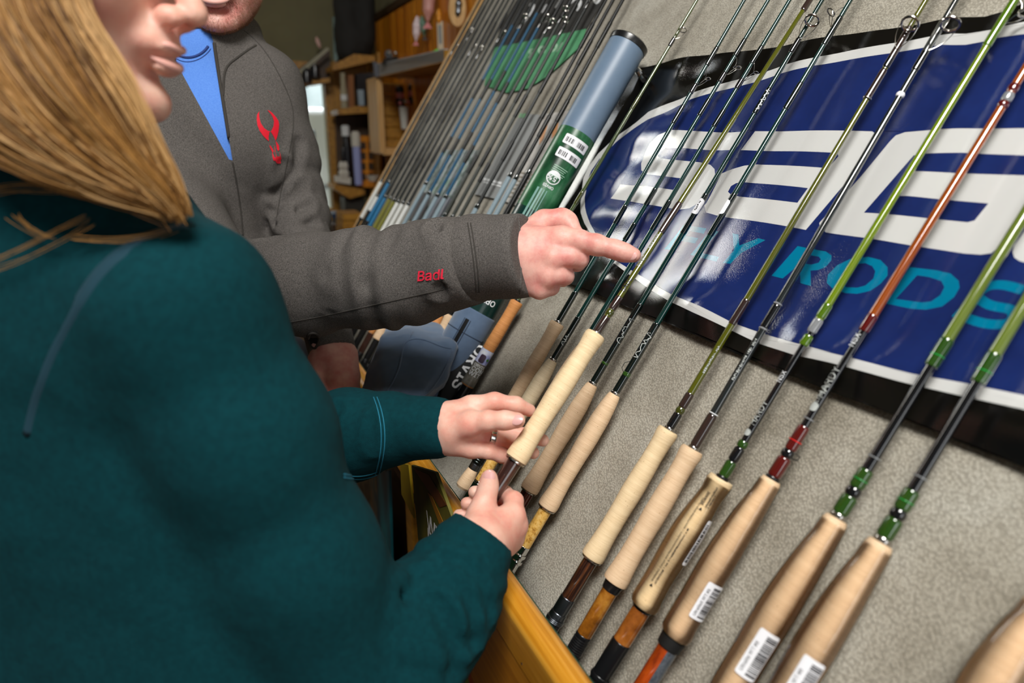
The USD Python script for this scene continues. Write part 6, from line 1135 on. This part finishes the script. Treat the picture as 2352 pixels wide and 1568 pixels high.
# T-shirt and zip jacket
tor = [(C(460, 170, 1.275), C(470, 900, 1.33), .118, .128), (C(330, 235, 1.26), C(575, 220, 1.29), .072, .068), (C(420, 330, 1.26), C(540, 330, 1.27), .110, .110), (C(470, 900, 1.33), mo + [0, 0, .90], .13, .14)]
sd = Sdf(.05)
for a_, b_, r1_, r2_ in tor: sd.cap(a_, b_, r1_, r2_)
sd.cap(C(462, 105, 1.25), C(462, 160, 1.27), .070, .085)
ts = sd.mesh(.006); Mn.wpart('t_shirt', ts, BLUET, smooth=True, label='blue T-shirt showing in the open zip'); tts = trimesh.Trimesh(*ts, process=False)
sd = Sdf(.045); g_ = .010
for a_, b_, r1_, r2_ in tor: sd.cap(a_, b_, r1_ + g_, r2_ + g_)
sd.chain([(C(318, 225, 1.26), .080), (shr, .076)], .05); sd.chain([(C(570, 210, 1.285), .076), (C(606, 206, 1.285), .068), (C(652, 360, 1.30), .060), (ell_, .053), (C(722, 640, 1.255), .048), (C(762, 800, 1.20), .040)], .03)
sd.chain([(shr, .074), (C(470, 610, 1.11), .074)], .04); sd.chain([(C(470, 660, 1.10), .072), (C(700, 655, 1.01), .0705), (C(850, 640, .965), .066), (C(960, 630, .93), .0615), (C(1040, 603, .905), .0545), (C(1080, 596, .893), .0525)], .03)
ba = (wrr - C(900, 635, .95)); ba /= np.linalg.norm(ba)
# standing collar round the neck
nk = C(462, 96, 1.265); ringp = [nk + RIGHT * .082 * math.cos(t) + np.cross([0, 0, 1.], RIGHT) * .082 * math.sin(t) + np.array([0, 0, 1]) * (.012 + .03 * math.sin(t)) for t in np.linspace(-.62, math.pi + .62, 14)]
for p, q in zip(ringp[:-1], ringp[1:]): sd.cap(p, q, .014, .014, .03)
MCR = CREASE([([(1000, 517), (1014, 560), (1019, 620), (1008, 680)], .858, .008, .0075), ([(986, 515), (998, 540), (1004, 560)], .856, .004, .006), ([(900, 545), (884, 600), (846, 650)], .885, .003, .010), ([(800, 545), (786, 590), (760, 630)], .915, .003, .010), ([(640, 740), (760, 718), (880, 694), (980, 660)], .93, .002, .004), ([(632, 482), (684, 440), (736, 384)], 1.245, .007, .010), ([(640, 512), (696, 478), (746, 444)], 1.25, .008, .008), ([(654, 545), (704, 520), (748, 498)], 1.25, .006, .008), ([(636, 450), (664, 400), (686, 330)], 1.245, .006, .010), ([(655, 380), (650, 440), (632, 520)], 1.22, .010, .010), ([(596, 545), (612, 560), (618, 580)], 1.0, .008, .008)])
def mfold(P):
    d = .003 * (meshkit.fbm(P * 11, 3, 21) - .5) * 2; q = (P - C(620, 655, 1.03)) @ ba
    ln = np.linalg.norm(P - (C(620, 655, 1.03) + np.outer(q, ba)), axis=1) < .10
    d += ln * np.exp(-((q - .21) / .030) ** 2) * .0045 * np.sin((P @ RIGHT) * 150 + 2 * meshkit.noise(P * 20, 1)) + ln * .0022 * np.sin((P @ (RIGHT * .8 + UPV * .6)) * 55 + 4 * meshkit.noise(P * 9, 5))
    e = np.linalg.norm(P - C(715, 470, 1.30), axis=1); d += np.exp(-(e / .10) ** 2) * .006 * (np.abs(np.sin((P @ (UPV * .86 + RIGHT * -.5)) * 62 + 3 * meshkit.noise(P * 14, 8))) - .6)
    return d - MCR(P)
cl = (wrl - C(735, 640, 1.255)); cl /= np.linalg.norm(cl)
jk_ = sd.mesh(.0052, mfold, clip=[(C(1092, 594, .8895), ba, .12), (C(764, 806, 1.197), cl, .085)])
sd = Sdf(.01); sd.chain([(C(1060, 599, .899), .0535), (C(1092, 593, .889), .0545), (C(1192, 588, .861), .0535)], .01); cuff = sd.mesh(.0042, lambda P: .0012 * (meshkit.fbm(P * 22, 2, 6) - .5) * 2, clip=[(C(1214, 587, .856), ba, .12), (C(1062, 599, .898), -ba, .12)])
try:
    J = m3.Manifold(m3.Mesh(vert_properties=jk_[0].astype(np.float32), tri_verts=jk_[1].astype(np.uint32)))
    vee = [(372, 84), (395, 62), (480, 62), (490, 96), (534, 368), (526, 366), (440, 178)]
    cut = hull([C(x, y, d) for x, y in vee for d in (.9, 1.215)]); hol = hull_balls([C(462, 60, 1.26), C(462, 150, 1.27)], [.068, .064])
    J2 = J - cut - hol; jv = VF(J2); assert len(jv[1]) > 1000
except Exception as ex:
    jv = jk_
Mn.wpart('jacket', jv, GREYC, smooth=40, label='dark grey knitted zip jacket'); Mn.wpart('cuff', cuff, GREYC, smooth=True)
jm, cm = trimesh.Trimesh(*jv, process=False), trimesh.Trimesh(*cuff, process=False)
seam(Mn, jm, [(534, 372), (545, 430), (553, 490), (557, 540)], GREYD, .0016, .0002, 1.1, 'zip'); seam(Mn, jm, [(492, 98), (504, 180), (520, 280), (533, 366)], GREYD, .0030, -.001, 1.15, 'zip_tape'); seam(Mn, jm, [(384, 118), (440, 190), (490, 280), (530, 366)], GREYD, .0026, -.001, 1.15, 'zip_tape')
seam(Mn, jm, [(588, 104), (562, 120), (540, 136), (524, 150), (514, 180), (512, 220)], GREYD, .0022, -.0002, 1.15, 'collar_seam'); seam(Mn, jm, [(560, 70), (610, 120), (650, 190), (672, 250), (668, 330), (650, 420), (632, 530)], GREYD, .0012, -.0004, 1.2, 'armhole_seam')
seam(Mn, jm, [(640, 744), (760, 722), (860, 700), (950, 680), (1020, 664)], GREYD, .0012, -.0004, 1.0, 'sleeve_seam')
for dx in (0, 7): seam(Mn, cm, [(1074 + dx, 512), (1082 + dx, 560), (1090 + dx, 620), (1094 + dx, 672)], GREYD, .0009, .0001, .9, 'cuff_seam')
seam(Mn, cm, [(1191, 498), (1196, 560), (1197, 620), (1195, 676)], GREYC, .0014, -.0004, .86, 'cuff_hem')
seam(Mn, tts, [(404, 122), (430, 132), (460, 124), (478, 106)], NAVYT, .0022, .0, 1.2, 'neck_rib'); seam(Mn, tts, [(400, 131), (430, 142), (462, 133), (484, 112)], NAVYT, .0008, .0, 1.2, 'neck_stitch')
# thumb hole in the left cuff
hole = [(709, 770), (714, 764), (724, 764), (732, 772), (732, 784), (722, 799), (712, 788)]
def decal(T, name, tm, polys, M, lift, guess, edge=3.0):
    v, f = poly_mesh(polys, edge); w, _ = drape(tm, v[:, :2], lift, guess); n = np.cross(w[f[:, 1]] - w[f[:, 0]], w[f[:, 2]] - w[f[:, 0]]); o = (n * (EYE - w[f[:, 0]])).sum(1) < 0; f = f.copy(); f[o] = f[o][:, ::-1]; T.wpart(name, (w, f), M, smooth=True)
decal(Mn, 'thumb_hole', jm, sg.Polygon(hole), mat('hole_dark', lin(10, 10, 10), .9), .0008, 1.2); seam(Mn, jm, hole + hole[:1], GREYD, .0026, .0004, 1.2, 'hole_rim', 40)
decal(Mn, 'thumb_hole_skin', jm, sg.Polygon([(715, 793), (720, 788), (727, 790), (722, 798)]), SKINM, .0012, 1.2)
# red skull emblem and sleeve print
z8 = lambda pts: [(560 + x / 9.225, 230 + y / 9.225) for x, y in pts]
emb = [z8([(325, 240), (278, 310), (268, 420), (285, 540), (330, 650), (400, 750), (470, 825), (525, 870), (515, 800), (530, 700), (545, 660), (500, 650), (420, 590), (355, 490), (325, 380), (318, 300)]),
       z8([(495, 215), (560, 290), (605, 360), (632, 450), (620, 560), (580, 640), (560, 665), (610, 740), (640, 800), (665, 860), (690, 800), (725, 660), (738, 520), (725, 440), (670, 360), (600, 280), (530, 225)]),
       z8([(528, 870), (540, 960), (565, 970), (628, 1075), (612, 1120), (580, 1070), (540, 985)]), z8([(665, 860), (700, 905), (735, 960), (745, 1060), (720, 1080), (690, 1030), (680, 950)]),
       z8([(590, 1100), (612, 1240), (630, 1285), (655, 1270), (690, 1335), (740, 1340), (775, 1335), (770, 1270), (790, 1240), (770, 1160), (745, 1080), (765, 1200), (730, 1180), (700, 1200), (680, 1160), (662, 1080), (680, 1220), (640, 1200), (612, 1130)]), z8([(640, 950), (650, 1000), (665, 1100), (655, 1100), (640, 1010)])]
for q in emb: decal(Mn, 'emblem', jm, sg.Polygon(q).buffer(0), RED, .0012, 1.15, 2.5)
v, f = text_poly('Badl', 22, True); al = math.radians(5); tx, ty = 957 + v[:, 0] * math.cos(al) * .98 + v[:, 1] * math.sin(al), 645 - v[:, 0] * math.sin(al) - v[:, 1]
for s_ in (0,): w, _ = drape(jm, np.stack([tx, ty], 1), .0012, .93); n = np.cross(w[f[:, 1]] - w[f[:, 0]], w[f[:, 2]] - w[f[:, 0]]); o = (n * (EYE - w[f[:, 0]])).sum(1) < 0; f = f.copy(); f[o] = f[o][:, ::-1]; Mn.wpart('sleeve_lettering', (w, f), mat('print_pinkred', lin(226, 40, 66), .6), False)
hp = mo + np.array([0, 0, .90]); sd = Sdf(.03)
for s in (-1, 1): sd.cap(hp + RIGHT * s * .085, mo + RIGHT * s * .12 + [0, 0, .48], .105, .072).cap(mo + RIGHT * s * .12 + [0, 0, .48], mo + RIGHT * s * .12 + [0, 0, .07], .070, .054)
Mn.wpart('trousers', sd.mesh(.014), DENIM, True); fb = BACK - np.array([0, 0, BACK[2]]); fb /= np.linalg.norm(fb)
for s in (-1, 1): Mn.wpart('shoe', hull_balls([mo + RIGHT * s * .12 - fb * .05 + [0, 0, .05], mo + RIGHT * s * .12 + fb * .12 + [0, 0, .04], mo + RIGHT * s * .12 + fb * .19 + [0, 0, .034], mo + RIGHT * s * .12 - fb * .03 + [0, 0, .09]], [.05, .047, .034, .045]), SHOE, 40)
